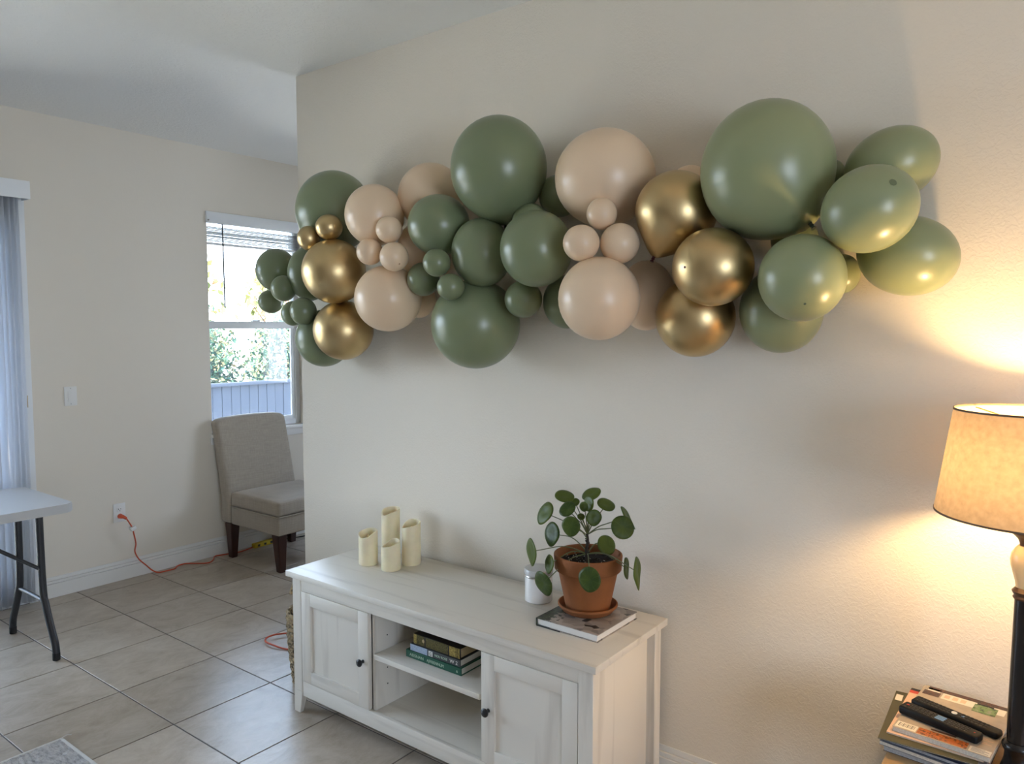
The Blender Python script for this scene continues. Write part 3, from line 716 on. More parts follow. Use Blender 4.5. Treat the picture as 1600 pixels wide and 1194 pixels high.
def plant_leaf_mat():
    m, n, l, b = new_mat('round_leaf'); b.inputs['Roughness'].default_value = .42; b.inputs['Specular IOR Level'].default_value = .35
    c = n.new('ShaderNodeTexCoord'); s = n.new('ShaderNodeSeparateXYZ'); l.new(c.outputs['Object'], s.inputs[0])
    ln = n.new('ShaderNodeVectorMath'); ln.operation = 'LENGTH'; l.new(c.outputs['Object'], ln.inputs[0])
    at = n.new('ShaderNodeMath'); at.operation = 'ARCTAN2'; l.new(s.outputs['Y'], at.inputs[0]); l.new(s.outputs['X'], at.inputs[1])
    w = n.new('ShaderNodeMath'); w.operation = 'MULTIPLY'; w.inputs[1].default_value = 9; l.new(at.outputs[0], w.inputs[0])
    co = n.new('ShaderNodeMath'); co.operation = 'COSINE'; l.new(w.outputs[0], co.inputs[0])
    vr = n.new('ShaderNodeMapRange'); vr.inputs[1].default_value = .93; vr.inputs[2].default_value = 1.; vr.inputs[4].default_value = .45; l.new(co.outputs[0], vr.inputs[0])
    d0 = n.new('ShaderNodeMapRange'); d0.inputs[1].default_value = .0012; d0.inputs[2].default_value = .0022; d0.inputs[3].default_value = 1; d0.inputs[4].default_value = 0; l.new(ln.outputs['Value'], d0.inputs[0])
    no = n.new('ShaderNodeTexNoise'); no.inputs['Scale'].default_value = 22; no.inputs['Detail'].default_value = 3; l.new(c.outputs['Object'], no.inputs['Vector'])
    oi = n.new('ShaderNodeObjectInfo')
    ad = n.new('ShaderNodeMath'); l.new(no.outputs[0], ad.inputs[0]); l.new(oi.outputs['Random'], ad.inputs[1])
    r = n.new('ShaderNodeValToRGB'); e = r.color_ramp.elements; e[0].position = .35; e[0].color = (.026, .052, .008, 1); e[1].position = 1.3 / 1.35; e[1].color = (.095, .135, .020, 1)
    l.new(ad.outputs[0], r.inputs[0])
    mx = n.new('ShaderNodeMix'); mx.data_type = 'RGBA'; mx.inputs[7].default_value = (.11, .17, .04, 1); l.new(vr.outputs[0], mx.inputs[0]); l.new(r.outputs[0], mx.inputs[6])
    m2 = n.new('ShaderNodeMix'); m2.data_type = 'RGBA'; m2.inputs[7].default_value = (.45, .50, .30, 1); l.new(d0.outputs[0], m2.inputs[0]); l.new(mx.outputs[2], m2.inputs[6])
    l.new(m2.outputs[2], b.inputs['Base Color'])
    tr = n.new('ShaderNodeBsdfTranslucent'); tr.inputs[0].default_value = (.12, .22, .02, 1)
    sh = n.new('ShaderNodeMixShader'); sh.inputs[0].default_value = .18; l.new(b.outputs[0], sh.inputs[1]); l.new(tr.outputs[0], sh.inputs[2]); l.new(sh.outputs[0], n['Material Output'].inputs[0])
    return m
M['leaf'] = plant_leaf_mat()
# centre, radius, facing, long axis
LEAVES = [
((2.835,.660,1.027),.0347,(.31,-.35,.95),(.80,.60,-.09),0), ((2.918,.700,1.039),.0355,(-.11,-.55,.91),(.70,.57,.42),0), ((2.852,.700,.999),.0170,(.19,-.72,.79),(.73,.59,.34),0),
((2.884,.600,.999),.0307,(-.01,-.77,.76),(.63,.53,.57),0), ((2.931,.660,1.011),.0268,(-.35,-.96,.27),(.10,.16,.98),0), ((2.925,.640,1.003),.0174,(-.03,-1.02,.19),(.04,-.06,-1.00),0),
((2.980,.700,1.010),.0320,(.42,-.32,.92),(.78,.57,-.26),0), ((3.076,.680,.985),.0401,(.75,.29,.57),(.46,.27,-.85),.25), ((3.100,.600,.969),.0389,(.52,-.72,.53),(.76,.55,-.34),0),
((2.776,.620,.965),.0412,(-.33,-.84,.55),(-.36,-.35,-.86),.12), ((2.832,.580,.907),.0413,(-.33,-.94,.29),(-.10,-.16,-.98),.10), ((2.765,.550,.839),.0468,(-.56,-.83,.06),(.07,-.03,-1.00),.10),
((2.925,.560,.952),.0331,(.22,-.97,.24),(.04,-.06,-1.00),.08), ((2.922,.630,.971),.0133,(.41,-.67,.74),(.80,.61,0),0), ((2.992,.600,.983),.0274,(.73,-.59,.23),(.04,-.06,-1.00),.06),
((2.972,.720,.861),.0355,(.66,-.48,.63),(.64,.43,-.64),0), ((2.842,.550,.811),.0317,(-.49,-.87,.25),(-.07,-.14,-.99),.10), ((2.839,.520,.749),.0437,(-.26,-.94,-.05),(.29,.13,-.95),.06),
((3.034,.500,.809),.0403,(.08,-.99,.32),(-.03,-.11,-.99),.04), ((3.086,.660,.816),.0349,(.90,.24,.20),(.11,0,-.99),.10), ((3.159,.600,.833),.0481,(.90,.25,.19),(.11,0,-.99),.28)]
for i, (c, r_, nn, mj, tear) in enumerate(LEAVES):
    c = Vector(c); X = Vector(mj).normalized(); Nn = Vector(nn); Nn = (Nn - X * Nn.dot(X)).normalized(); Y = Nn.cross(X)
    Rm = Matrix((X, Y, Nn)).transposed()
    bm = bmesh.new(); nk = 28; rings = [[bm.verts.new((0, 0, -.004))]]
    for q in range(1, 6):
        row = []
        for k in range(nk):
            a = 2 * PI * k / nk; f = q / 5
            rr = r_ * f * (1 + tear * f * max(0, math.cos(a)) ** 3 - tear * .6 * f * abs(math.sin(a)) * (math.cos(a) > 0) * max(0, math.cos(a)) * 2)
            row.append(bm.verts.new((rr * math.cos(a), rr * math.sin(a), -.004 * (1 - f) ** 2 - .10 * r_ * f ** 3 + .03 * r_ * f * math.cos(3 * a + i) * f)))
        rings.append(row)
    for k in range(nk): bm.faces.new((rings[0][0], rings[1][k], rings[1][(k + 1) % nk]))
    for q in range(1, 5):
        for k in range(nk): bm.faces.new((rings[q][k], rings[q][(k + 1) % nk], rings[q + 1][(k + 1) % nk], rings[q + 1][k]))
    bmesh.ops.recalc_face_normals(bm, faces=bm.faces[:]); bmesh.ops.solidify(bm, geom=bm.faces[:], thickness=.0012)
    me = bpy.data.meshes.new('leaf'); bm.to_mesh(me); bm.free(); me.materials.append(M['leaf']); me.polygons.foreach_set('use_smooth', [True] * len(me.polygons))
    o = bpy.data.objects.new('leaf', me); COL.objects.link(o); o.parent = plant; o.matrix_local = Matrix.Translation(c - plant.location) @ Rm.to_4x4()
    zb = min(PZ + .258, max(PZ + .190, c.z - .07))
    s0 = Vector((sx0, sy0, zb)); e0 = c - Nn * .006 + (s0 - c).normalized() * .0
    mid = (s0 + e0) / 2 + Vector((0, 0, .022 if c.z < .93 else .008))
    m = MB(); m.tube([s0, s0.lerp(mid, .55) + Vector((0, 0, .006)), mid, e0.lerp(mid, .4), e0], lambda q: .0021 - .0006 * q, 7, 4); part('petiole', m, M['petiole'], plant)

# ================================================================== BALLOON GARLAND
# centre, half width, half height, colour, label, options: n = way the neck points (right, up, towards viewer), tear = taper, tilt, tip
BAL = [
((1.580,0.698,2.131),.1691,.1777,'green','large sage green balloon at upper left, behind the pair of small gold balloons',{}),
((1.052,0.766,1.901),.1001,.1069,'green','sage green balloon farthest left, largest of those in front of the window',{}),
((1.319,0.756,1.870),.0997,.1292,'green','sage green balloon mostly hidden behind the upper left large gold balloon',{}),
((1.240,0.669,1.800),.0593,.0615,'green','small dark green balloon in front of the farthest left green balloon',{}),
((0.938,0.809,1.749),.0624,.0602,'green','small olive green balloon lowest in front of the window, below the farthest left balloon',{}),
((1.338,0.647,1.681),.0541,.0576,'green','small half hidden green balloon tucked between two other small green balloons at left',{}),
((1.465,0.608,1.689),.0592,.0612,'green','small round green balloon touching the left of the lower left gold balloon',{}),
((1.441,0.740,1.566),.1296,.1324,'green','sage green balloon below and behind the lower left gold balloon',{}),
((1.712,0.582,1.853),.1349,.1358,'gold','large shiny gold balloon at left, just below the pair of small gold balloons',{}),
((1.673,0.661,1.604),.1306,.1302,'gold','shiny gold balloon at left end, lowest gold one of that cluster',{}),
((1.713,0.558,2.036),.0562,.0540,'gold','small gold balloon, right and front of the small gold pair',{}),
((1.605,0.537,1.996),.0489,.0524,'gold','small gold balloon, left of the small gold pair',{}),
((1.967,0.582,2.066),.1191,.1225,'peach','large peach balloon directly behind the top of the left trio of small peach balloons',{}),
((2.132,0.737,2.144),.1339,.1333,'peach','large peach balloon high at the back, left of the tall dark green balloon',{}),
((2.102,0.532,1.993),.0513,.0510,'peach','small peach balloon at the top of the left trio',{}),
((1.994,0.529,1.914),.0523,.0524,'peach','small peach balloon at the left of the left trio',{}),
((2.137,0.524,1.886),.0559,.0558,'peach','small peach balloon at the right of the left trio',{'tip': (.35, -.55)}),
((2.023,0.598,1.732),.1347,.1332,'peach','large peach balloon hanging below the left trio of small peach balloons',{}),
((2.045,.775,1.940),.1050,.1200,'peach','peach balloon mostly hidden behind the right of the left trio',{}),
((2.005,0.794,1.737),.0701,.0811,'peach','sliver of peach balloon behind the large low peach one and small green trio',{}),
((2.283,0.619,2.004),.1191,.1159,'green','round sage green balloon right of the left peach trio, below a peach balloon',{}),
((2.549,0.651,2.188),.1750,.1861,'green','tall dark sage green balloon at top, left of the centre',{'n': (.12, -.9, -.25), 'tear': .10}),
((2.476,0.643,1.891),.1135,.1271,'green','sage green balloon in the middle row beneath the tall dark green balloon',{}),
((2.762,0.588,1.882),.1244,.1300,'green','round sage green balloon touching the left of the middle peach trio',{}),
((2.358,0.525,1.852),.0510,.0511,'green','small green balloon at the top of the small green trio',{}),
((2.195,0.623,1.803),.0634,.0657,'green','small green balloon at the left of the small green trio',{}),
((2.415,0.538,1.762),.0505,.0486,'green','small green balloon at the lower right of the small green trio',{}),
((2.397,0.699,1.628),.1712,.1716,'green','very large sage green balloon hanging lowest, under the small green trio',{}),
((2.649,0.667,1.716),.0679,.0675,'green','smallish dark green balloon in shadow, right of the lowest large green balloon',{}),
((2.764,0.778,1.707),.0879,.0969,'green','dark green balloon partly hidden behind the large lower middle peach balloon',{}),
((2.663,0.687,1.996),.0642,.0628,'green','small green balloon peeking out under the tall dark green balloon',{}),
((2.717,0.794,2.093),.0745,.0770,'green','dark green balloon hidden between tall green and large upper peach balloons',{}),
((2.961,0.704,2.114),.1682,.1615,'peach','very large peach balloon at top centre',{'n': (.05, -.8, -.5), 'tear': .05}),
((3.026,0.575,1.974),.0485,.0506,'peach','small peach balloon at the top of the middle trio',{}),
((2.994,0.505,1.878),.0576,.0569,'peach','small peach balloon at the left of the middle trio',{}),
((3.090,0.579,1.877),.0622,.0628,'peach','small peach balloon at the right of the middle trio',{}),
((3.036,0.546,1.705),.1297,.1318,'peach','large peach balloon hanging under the middle trio',{}),
((3.089,0.764,1.721),.0950,.1171,'peach','peach balloon in shadow behind, between the middle peach and lower right gold balloons',{}),
((3.244,0.653,1.970),.1250,.1250,'gold','teardrop shaped gold balloon with its neck pointing down, right of centre',{'n': (-.42, -.90, .10), 'tear': .24}),
((3.399,0.575,1.788),.1164,.1127,'gold','front gold balloon of the right cluster, in the middle',{'tip': (-.66, -.05)}),
((3.287,0.712,1.646),.1231,.1253,'gold','lowest gold balloon of the right cluster',{}),
((3.222,0.801,2.070),.0688,.0685,'peach','bit of peach balloon behind, above the teardrop gold balloon',{}),
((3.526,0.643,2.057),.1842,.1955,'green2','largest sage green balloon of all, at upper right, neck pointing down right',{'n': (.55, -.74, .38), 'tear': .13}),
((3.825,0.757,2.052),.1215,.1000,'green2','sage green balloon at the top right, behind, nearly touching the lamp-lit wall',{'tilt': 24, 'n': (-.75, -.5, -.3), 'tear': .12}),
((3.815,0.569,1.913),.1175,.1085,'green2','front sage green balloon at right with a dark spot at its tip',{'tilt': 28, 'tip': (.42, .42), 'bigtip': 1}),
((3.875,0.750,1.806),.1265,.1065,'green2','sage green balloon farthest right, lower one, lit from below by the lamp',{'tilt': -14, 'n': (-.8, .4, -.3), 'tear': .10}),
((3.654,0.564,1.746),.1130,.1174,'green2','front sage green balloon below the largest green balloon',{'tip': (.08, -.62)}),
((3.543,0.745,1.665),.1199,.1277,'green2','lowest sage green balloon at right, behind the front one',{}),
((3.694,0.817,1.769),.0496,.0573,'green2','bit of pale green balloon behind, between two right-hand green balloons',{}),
((3.655,0.828,2.057),.0380,.0471,'green','small bit of green balloon just right of the largest green balloon',{}),
]
BAL.append(((3.560,.800,1.875),.0680,.0680,'green','added green balloon that darkens the shaded gap under the largest green balloon',{}))  # added balloon covering the lit wall so the gap looks shaded
CAMP = Vector((4.2728, -1.5323, 1.6086))
ball_base = bmesh.new(); bmesh.ops.create_icosphere(ball_base, subdivisions=4, radius=1)
SV = np.array([v.co[:] for v in ball_base.verts]); SF = [[v.index for v in f.verts] for f in ball_base.faces]; ball_base.free()
SV /= np.linalg.norm(SV, axis=1)[:, None]
for c, a_, b_, colr, label, op in BAL:
    c = Vector(c); f = CAMP - c; f.z = 0; f.normalize(); h = Vector((0, 0, 1)).cross(f); h.normalize(); u = Vector((0, 0, 1))
    tl = math.radians(op.get('tilt', 0)); e1 = h * math.cos(tl) + u * math.sin(tl); e2 = -h * math.sin(tl) + u * math.cos(tl)
    B = np.array([e1[:], e2[:], f[:]])                                   # rows: the balloon's own axes in the room
    nd = op.get('n')
    if nd is None: nd = (0.0, max(-.5, min(.5, (1.87 - c.z) * 2.0)), -1.0)
    if 'tip' in op: nd = (-op['tip'][0], -op['tip'][1], -math.sqrt(max(.1, 1 - op['tip'][0] ** 2 - op['tip'][1] ** 2)))
    nw = h * nd[0] + u * nd[1] + f * nd[2]; nl = B @ np.array(nw[:]); nl /= np.linalg.norm(nl)
    tear = op.get('tear', .10)
    d = np.maximum(0, SV @ nl)
    P = SV + nl * (tear * d ** 7)[:, None]
    lat = P - (P @ nl)[:, None] * nl; P -= lat * (.5 * min(1, tear * 2.6) * d ** 5)[:, None]
    scale = np.array([a_, b_, a_ if a_ < b_ else (a_ + b_) / 2])
    V = (P * scale) @ B
    o = thing('balloon', label, 'balloon', c, {'green': 'sage green balloons of the garland', 'green2': 'sage green balloons of the garland', 'peach': 'peach balloons of the garland', 'gold': 'gold balloons of the garland'}[colr])
    me = bpy.data.meshes.new('latex_body'); me.from_pydata(V.tolist(), [], SF); me.materials.append(M[colr]); me.polygons.foreach_set('use_smooth', [True] * len(me.polygons))
    bo = bpy.data.objects.new('latex_body', me); COL.objects.link(bo); bo.parent = o
    # knotted neck
    tipw = Vector(((nl * (1 + tear)) * scale @ B).tolist()); dirw = Vector(((nl * scale) @ B).tolist()).normalized()
    m = MB(); R = min(a_, b_)
    p0 = c + tipw - dirw * .004
    k = .0042 + R * .012
    m.tube([p0, p0 + dirw * k * 1.0, p0 + dirw * k * 1.7, p0 + dirw * k * 2.3, p0 + dirw * k * 3.0, p0 + dirw * k * 3.3],
           lambda q: k * [1.15, .75, 1.05, .6, 1.15, 1.3][min(5, int(round(q * 5)))], 10)
    dark = {'green': 'green_dark', 'green2': 'green_dark', 'peach': 'peach_dark', 'gold': 'gold_knot'}[colr]
    part('knot', m, M[dark], o)
    if 'tip' in op:
        tp = -nl; tw = Vector(((tp * scale) @ B).tolist()); dw = tw.normalized(); rr = .0095 if op.get('bigtip') else .0035
        bm = bmesh.new(); bmesh.ops.create_uvsphere(bm, u_segments=14, v_segments=8, radius=1)
        Q = dw.to_track_quat('Z', 'Y').to_matrix()
        for v in bm.verts: v.co = Q @ Vector((v.co.x * rr, v.co.y * rr, v.co.z * (.0009 if op.get('bigtip') else .0018))) + c + tw
        part('tip', bm, M['tip_green'] if op.get('bigtip') else M[dark], o)

# ================================================================== SIDE TABLE, LAMP, MAGAZINES, REMOTES
TZ = .5385
tb = thing('side_table', 'small oak side table under the magazines at lower right', 'table', (4.14, .62, 0))
box('tabletop', M['table_wood'], tb, 3.910, 4.43, .440, .855, TZ - .022, TZ, .002)
boxes('apron', M['table_wood'], tb, [(3.93, 4.39, .455, .470, TZ - .10, TZ - .0225), (3.93, 4.39, .810, .825, TZ - .10, TZ - .0225), (3.925, 3.94, .471, .809, TZ - .10, TZ - .0225), (4.38, 4.395, .471, .809, TZ - .10, TZ - .0225)], .001)
box('lower_shelf', M['table_wood'], tb, 3.93, 4.39, .46, .82, .16, .178, .001)
for x in (3.905, 4.378):
    for y in (.436, .804):
        m = MB(); vs = m.box(x, x + .04, y, y + .04, 0, TZ - .0225)
        for v in vs:
            if v.co.z < .01: v.co.x += (x + .02 - v.co.x) * .35; v.co.y += (y + .02 - v.co.y) * .35
        part('leg', m, M['table_wood'], tb, smooth=False)

lx, ly = 4.178, .605
lamp = thing('table_lamp', 'lit lamp with linen drum shade and black column at right edge', 'lamp', (lx, ly, TZ))
m = MB(); m.lathe([(0, TZ + .0005), (.033, TZ + .0005), (.0345, TZ + .006), (.033, TZ + .014), (.030, TZ + .022), (.0275, TZ + .032), (.026, TZ + .050), (.031, TZ + .060), (.033, TZ + .066), (.031, TZ + .072), (.0245, TZ + .078), (0, TZ + .078)], lx, ly, 36)
part('base', m, M['lamp_black'], lamp)
m = MB(); m.lathe([(0, TZ + .0785), (.0225, TZ + .0785), (.0235, TZ + .12), (.0200, .962), (.0200, .966), (0, .966)], lx, ly, 32); part('column', m, M['lamp_black'], lamp)
m = MB(); m.lathe([(0, .9665), (.022, .9665), (.0245, .971), (.0215, .976), (.025, .981), (.027, .986), (.023, .991), (.020, .995), (0, .995)], lx, ly, 32); part('collar', m, M['lamp_bronze'], lamp)
m = MB(); m.lathe([(0, .9955), (.019, .9955), (.021, 1.010), (.0265, 1.030), (.0315, 1.048), (.033, 1.060), (.0305, 1.076), (.024, 1.088), (.018, 1.096), (0, 1.096)], lx, ly, 40); part('vase', m, M['lamp_cream'], lamp)
m = MB(); m.lathe([(0, 1.0965), (.015, 1.0965), (.015, 1.102), (.019, 1.112), (.029, 1.122), (.043, 1.131), (.045, 1.1345), (.042, 1.135), (.030, 1.128), (.017, 1.122), (0, 1.121)], lx, ly, 40); part('flared_cup', m, M['lamp_bronze'], lamp)
m = MB(); m.lathe([(0, 1.1215), (.014, 1.1215), (.014, 1.19), (.019, 1.195), (.019, 1.232), (0, 1.232)], lx, ly, 20); part('bulb_socket', m, M['brass'], lamp)
m = MB(); m.lathe([(0, 1.2325), (.013, 1.2325), (.015, 1.244), (.026, 1.268), (.030, 1.286), (.028, 1.303), (.018, 1.317), (0, 1.322)], lx, ly, 24); part('bulb', m, M['bulb'], lamp)
S0, S1, R0, R1 = 1.168, 1.417, .196, .162
m = MB(); m.lathe([(R0, S0), (R0 + (R1 - R0) * .33, S0 + (S1 - S0) * .33), (R0 + (R1 - R0) * .66, S0 + (S1 - S0) * .66), (R1, S1)], lx, ly, 72)
sh = part('shade', m, M['shade'], lamp)
for rr, zz in ((R0, S0), (R1, S1)):
    m = MB(); m.lathe([(rr - .0015, zz - .002), (rr + .0012, zz - .002), (rr + .0012, zz + .0025), (rr - .0015, zz + .0025), (rr - .0015, zz - .002)], lx, ly, 72); part('shade_trim', m, M['shade_rim'], sh)
m = MB()
for q in range(3):
    a = q * 2 * PI / 3 + .4; m.tube([(lx + .013 * math.cos(a), ly + .013 * math.sin(a), 1.385), (lx + (R1 - .006) * math.cos(a), ly + (R1 - .006) * math.sin(a), S1 - .006)], .0018, 6)
m.lathe([(.008, 1.383), (.014, 1.383), (.014, 1.387), (.008, 1.387), (.008, 1.383)], lx, ly, 16)
part('spider', m, M['brass'], sh)
m = MB()
m.tube([(lx + .017, ly, 1.20), (lx + .042, ly, 1.25), (lx + .040, ly, 1.32), (lx + .012, ly, 1.383)], .0017, 6, 5); m.tube([(lx - .017, ly, 1.20), (lx - .042, ly, 1.25), (lx - .040, ly, 1.32), (lx - .012, ly, 1.383)], .0017, 6, 5)
part('harp', m, M['brass'], lamp)

# magazines: bent page blocks between covers
M['mag_beige'] = pbr('beige_print', (.40, .34, .265), .28, var=(30, .12))
M['mag_dark'] = patches('dark_photo_print', [(.02, .012, .008), (.09, .035, .018), (.03, .02, .015), (.15, .07, .03)], 40, .28)
M['mag_orange'] = patches('orange_photo_print', [(.06, .015, .006), (.42, .12, .025), (.10, .03, .012), (.55, .25, .07)], 70, .28)
M['mag_grey'] = pbr('grey_print', (.20, .20, .21), .35, var=(40, .2))
M['mag_peach'] = pbr('peach_print', (.72, .47, .32), .32)
M['mag_white'] = pbr('white_print', (.74, .70, .60), .3)
M['mag_red'] = pbr('red_print', (.50, .05, .03), .32)
M['mag_blue'] = pbr('dark_blue_print', (.02, .035, .09), .35)
M['mag_olive'] = pbr('olive_folder', (.060, .055, .022), .45)
M['mag_green'] = patches('green_photo_print', [(.03, .06, .02), (.15, .25, .08), (.25, .25, .18), (.05, .04, .03)], 60, .28)
M['page_edge'] = pbr('magazine_page_edges', (.60, .54, .45), .8, bump=(700, .2), var=(300, .15))
M['page_grey'] = pbr('grey_page_edges', (.34, .33, .33), .7, bump=(700, .2), var=(300, .2))
MG = 'magazines stacked on the side table'
def magazine(label, cx, cy, w, d, z0, z1, ang, cover, pages, sag=0.):
    """spine along the front edge; the front lip droops a little"""
    o = thing('magazine', label, 'magazine', (cx, cy, z0), MG); R = Matrix.Rotation(math.radians(ang), 3, 'Z')
    nx, ny = 10, 8
    def drop(uu, vv): return -sag * (max(0, .35 - vv) / .35) ** 2 * (1 - .5 * uu)
    def sheet(za, zb, inset, mat, nm):
        bm = bmesh.new(); L = {}
        for s_, zz in ((0, za), (1, zb)):
            for i in range(nx + 1):
                for j in range(ny + 1):
                    uu, vv = i / nx, j / ny
                    p = R @ Vector((-w / 2 + inset + (w - 2 * inset) * uu, -d / 2 + inset + (d - 2 * inset) * vv, 0))
                    L[s_, i, j] = bm.verts.new((cx + p.x, cy + p.y, zz + drop(uu, vv)))
        for i in range(nx):
            for j in range(ny):
                bm.faces.new((L[1, i, j], L[1, i + 1, j], L[1, i + 1, j + 1], L[1, i, j + 1])); bm.faces.new((L[0, i, j], L[0, i, j + 1], L[0, i + 1, j + 1], L[0, i + 1, j]))
        for i in range(nx):
            bm.faces.new((L[0, i, 0], L[0, i + 1, 0], L[1, i + 1, 0], L[1, i, 0])); bm.faces.new((L[0, i + 1, ny], L[0, i, ny], L[1, i, ny], L[1, i + 1, ny]))
        for j in range(ny):
            bm.faces.new((L[0, 0, j + 1], L[0, 0, j], L[1, 0, j], L[1, 0, j + 1])); bm.faces.new((L[0, nx, j], L[0, nx, j + 1], L[1, nx, j + 1], L[1, nx, j]))
        return part(nm, bm, mat, o)
    sheet(z0, z0 + .0006, 0, cover, 'back_cover'); sheet(z0 + .0007, z1 - .0007, .0015, pages, 'pages'); cv = sheet(z1 - .0006, z1, 0, cover, 'front_cover')
    def pr(x0, x1, y0, y1, mat, nm='print', lift=.0003):
        """flat print on the cover, x to the right, y away from the reader, 0..1"""
        bm = bmesh.new(); row = []
        for s_ in range(7):
            uu = x0 + (x1 - x0) * s_ / 6; col = []
            for q in range(4):
                vv = y0 + (y1 - y0) * q / 3
                p = R @ Vector((-w / 2 + w * uu, -d / 2 + d * vv, 0)); col.append(bm.verts.new((cx + p.x, cy + p.y, z1 + lift + drop(uu, vv))))
            row.append(col)
        for a, b in zip(row[:-1], row[1:]):
            for q in range(3): bm.faces.new((a[q], b[q], b[q + 1], a[q + 1]))
        return part(nm, bm, mat, cv)
    return o, pr
TT = .6
A0 = -5.5
magazine('grey backed magazine, bottom of the stack', 4.022, .655, .218, .300, TZ + .0005, .552, A0 + 1, M['mag_dark'], M['page_grey'], .000)
o5, p5 = magazine('thin grey magazine with a red flash on its edge, second from the bottom', 4.020, .650, .219, .302, .5523, .562, A0 - 2, M['mag_grey'], M['page_edge'], .0)
magazine('dark blue magazine, third from the bottom of the stack', 4.024, .655, .218, .300, .5623, .571, A0 - 1, M['mag_blue'], M['page_grey'], .0)
magazine('grey magazine with white page edges, just under the peach-edged one', 4.026, .662, .218, .296, .5713, .5800, A0 + 1, M['mag_grey'], M['page_grey'], .0)
fo = magazine('olive folder sticking out at the left of the stack', 3.994, .640, .214, .300, .5803, .5832, 2.5, M['mag_olive'], M['page_edge'], .0)
fo[1](.02, .10, .80, .93, M['mag_white'])
o2, p2 = magazine('peach magazine with red and black corner, jutting out behind the top one', 4.016, .668, .212, .300, .5835, .5875, A0 + 4, M['mag_peach'], M['page_edge'], .0)
p2(0, .14, .95, 1, M['ink_black']); p2(0, .14, .89, .95, M['mag_red'])
o1, p1 = magazine('thick catalogue on top of the stack, under both remotes', 4.0385, .675, .2155, .305, .5878, TT, A0, M['mag_beige'], M['page_edge'], .0)
p1(.06, .97, .93, .995, M['mag_dark'], 'photo_strip'); p1(.03, .22, .80, .90, M['mag_dark'], 'photo'); p1(.06, .20, .90, .965, M['mag_white'], 'white_panel')
p1(.24, .93, .80, .925, M['mag_white'], 'white_panel'); p1(.60, .85, .74, .90, M['mag_green'], 'photo', .0006); p1(.62, .80, .895, .925, M['ink_black'], 'photo', .0006)
for q in range(3): p1(.27 + .09 * q, .33 + .09 * q, .83, .90, M['mag_peach'], 'photo', .0006)
p1(.02, .24, .02, .13, M['mag_white'], 'barcode_panel')
for q in range(12): p1(.045 + q * .0150, .045 + q * .0150 + .004 + .004 * (q % 3 == 0), .045, .11, M['ink_black'], 'bar', .0006)
p1(.25, .76, .015, .13, M['mag_orange'], 'photo_strip'); p1(.36, .62, .145, .175, M['mag_dark'], 'photo'); p1(.78, .99, .01, .10, M['mag_white'], 'white_panel')
for q in range(4): p1(.80, .97 - .04 * (q % 2), .025 + .018 * q, .032 + .018 * q, M['mag_grey'], 'print_line', .0006)
for q in range(6): p1(.80, .96 - .05 * (q % 3), .20 + .022 * q, .206 + .022 * q, M['mag_peach'], 'print_line', .0006)

M['remote'] = pbr('black_remote_plastic', (.006, .006, .006), .5, spec=.25)
M['button'] = pbr('charcoal_rubber_keys', (.022, .021, .020), .6)
M['key_light'] = pbr('pale_key_print', (.55, .50, .42), .6)
M['key_blue'] = pbr('blue_keys', (.13, .26, .46), .5)
M['key_red'] = pbr('red_key', (.45, .04, .02), .5)
M['key_white'] = pbr('white_key', (.75, .73, .68), .4)
def remote(label, p0, p1, wd, ht, kind):
    z0 = TT + .0012; p0 = Vector((*p0, z0)); p1 = Vector((*p1, z0)); c = (p0 + p1) / 2; L = (p1 - p0).length; ax = (p1 - p0).normalized(); ay = Vector((-ax.y, ax.x, 0))
    o = thing('remote_control', label, 'remote control', c, 'remotes on the magazines')
    W3 = lambda s_, t_, z_: c + ax * s_ + ay * t_ + Vector((0, 0, z_))
    m = MB(); vs = m.box(-L / 2, L / 2, -wd / 2, wd / 2, 0, ht, .006, 3)
    for v in m.b.verts:
        x, y, zz = v.co; e = max(0, abs(x) / (L / 2) - .82) / .18
        y *= 1 - .30 * e * e * (x > 0) - .12 * e * e * (x < 0); zz *= 1 - .12 * (x / L + .5)
        v.co = W3(x, y, zz)
    part('body', m, M['remote'], o)
    top = lambda s_: ht * (1 - .12 * (s_ / L + .5))
    def keys(lst, mat, nm, w_, h_, kd=None):
        m = MB()
        for s_, t_ in lst:
            vs = m.box(s_ - w_ / 2, s_ + w_ / 2, t_ - h_ / 2, t_ + h_ / 2, top(s_) - .001, top(s_) + .0012, .0006, 1)
        for v in m.b.verts: v.co = W3(*v.co)
        return part(nm, m, mat, o, kind=kd)
    rows = [(-L / 2 + .014 + q * .0098) for q in range(int(L / .0098) - 3)]
    if kind == 'a':
        keys([(s_, t_) for s_ in rows if not -.012 < s_ < .016 for t_ in (-.013, -.0045, .0045, .013)], M['button'], 'keys', .0066, .0050, 'stuff')
        keys([(s_, t_) for s_ in rows[1::2] if not -.012 < s_ < .016 for t_ in (-.013, .0045)], M['key_light'], 'key_marks', .0028, .0020, 'stuff')
        keys([(.001, -.007), (.001, .001), (.001, .009)], M['key_blue'], 'blue_keys', .022, .0062, 'stuff'); keys([(-L / 2 + .015, .001)], M['key_red'], 'power_key', .007, .004); keys([(L / 2 - .014, .0)], M['key_red'], 'red_key', .004, .003)
    else:
        keys([(s_, t_) for s_ in rows if not -.012 < s_ < .006 for t_ in (-.011, 0, .011)], M['button'], 'keys', .0068, .0056, 'stuff')
        keys([(s_, t_) for s_ in rows[::2] if not -.012 < s_ < .006 for t_ in (-.011, .011)], M['key_light'], 'key_marks', .0024, .0018, 'stuff')
        keys([(.018, 0)], M['key_blue'], 'blue_key', .007, .006)
        m = MB(); m.lathe([(0, -.0005), (.0068, -.0005), (.0068, .0016), (.005, .0026), (0, .003)], 0, 0, 16)
        for v in m.b.verts: v.co = W3(v.co.x - .003, v.co.y, v.co.z + top(0))
        part('select_key', m, M['key_white'], o)
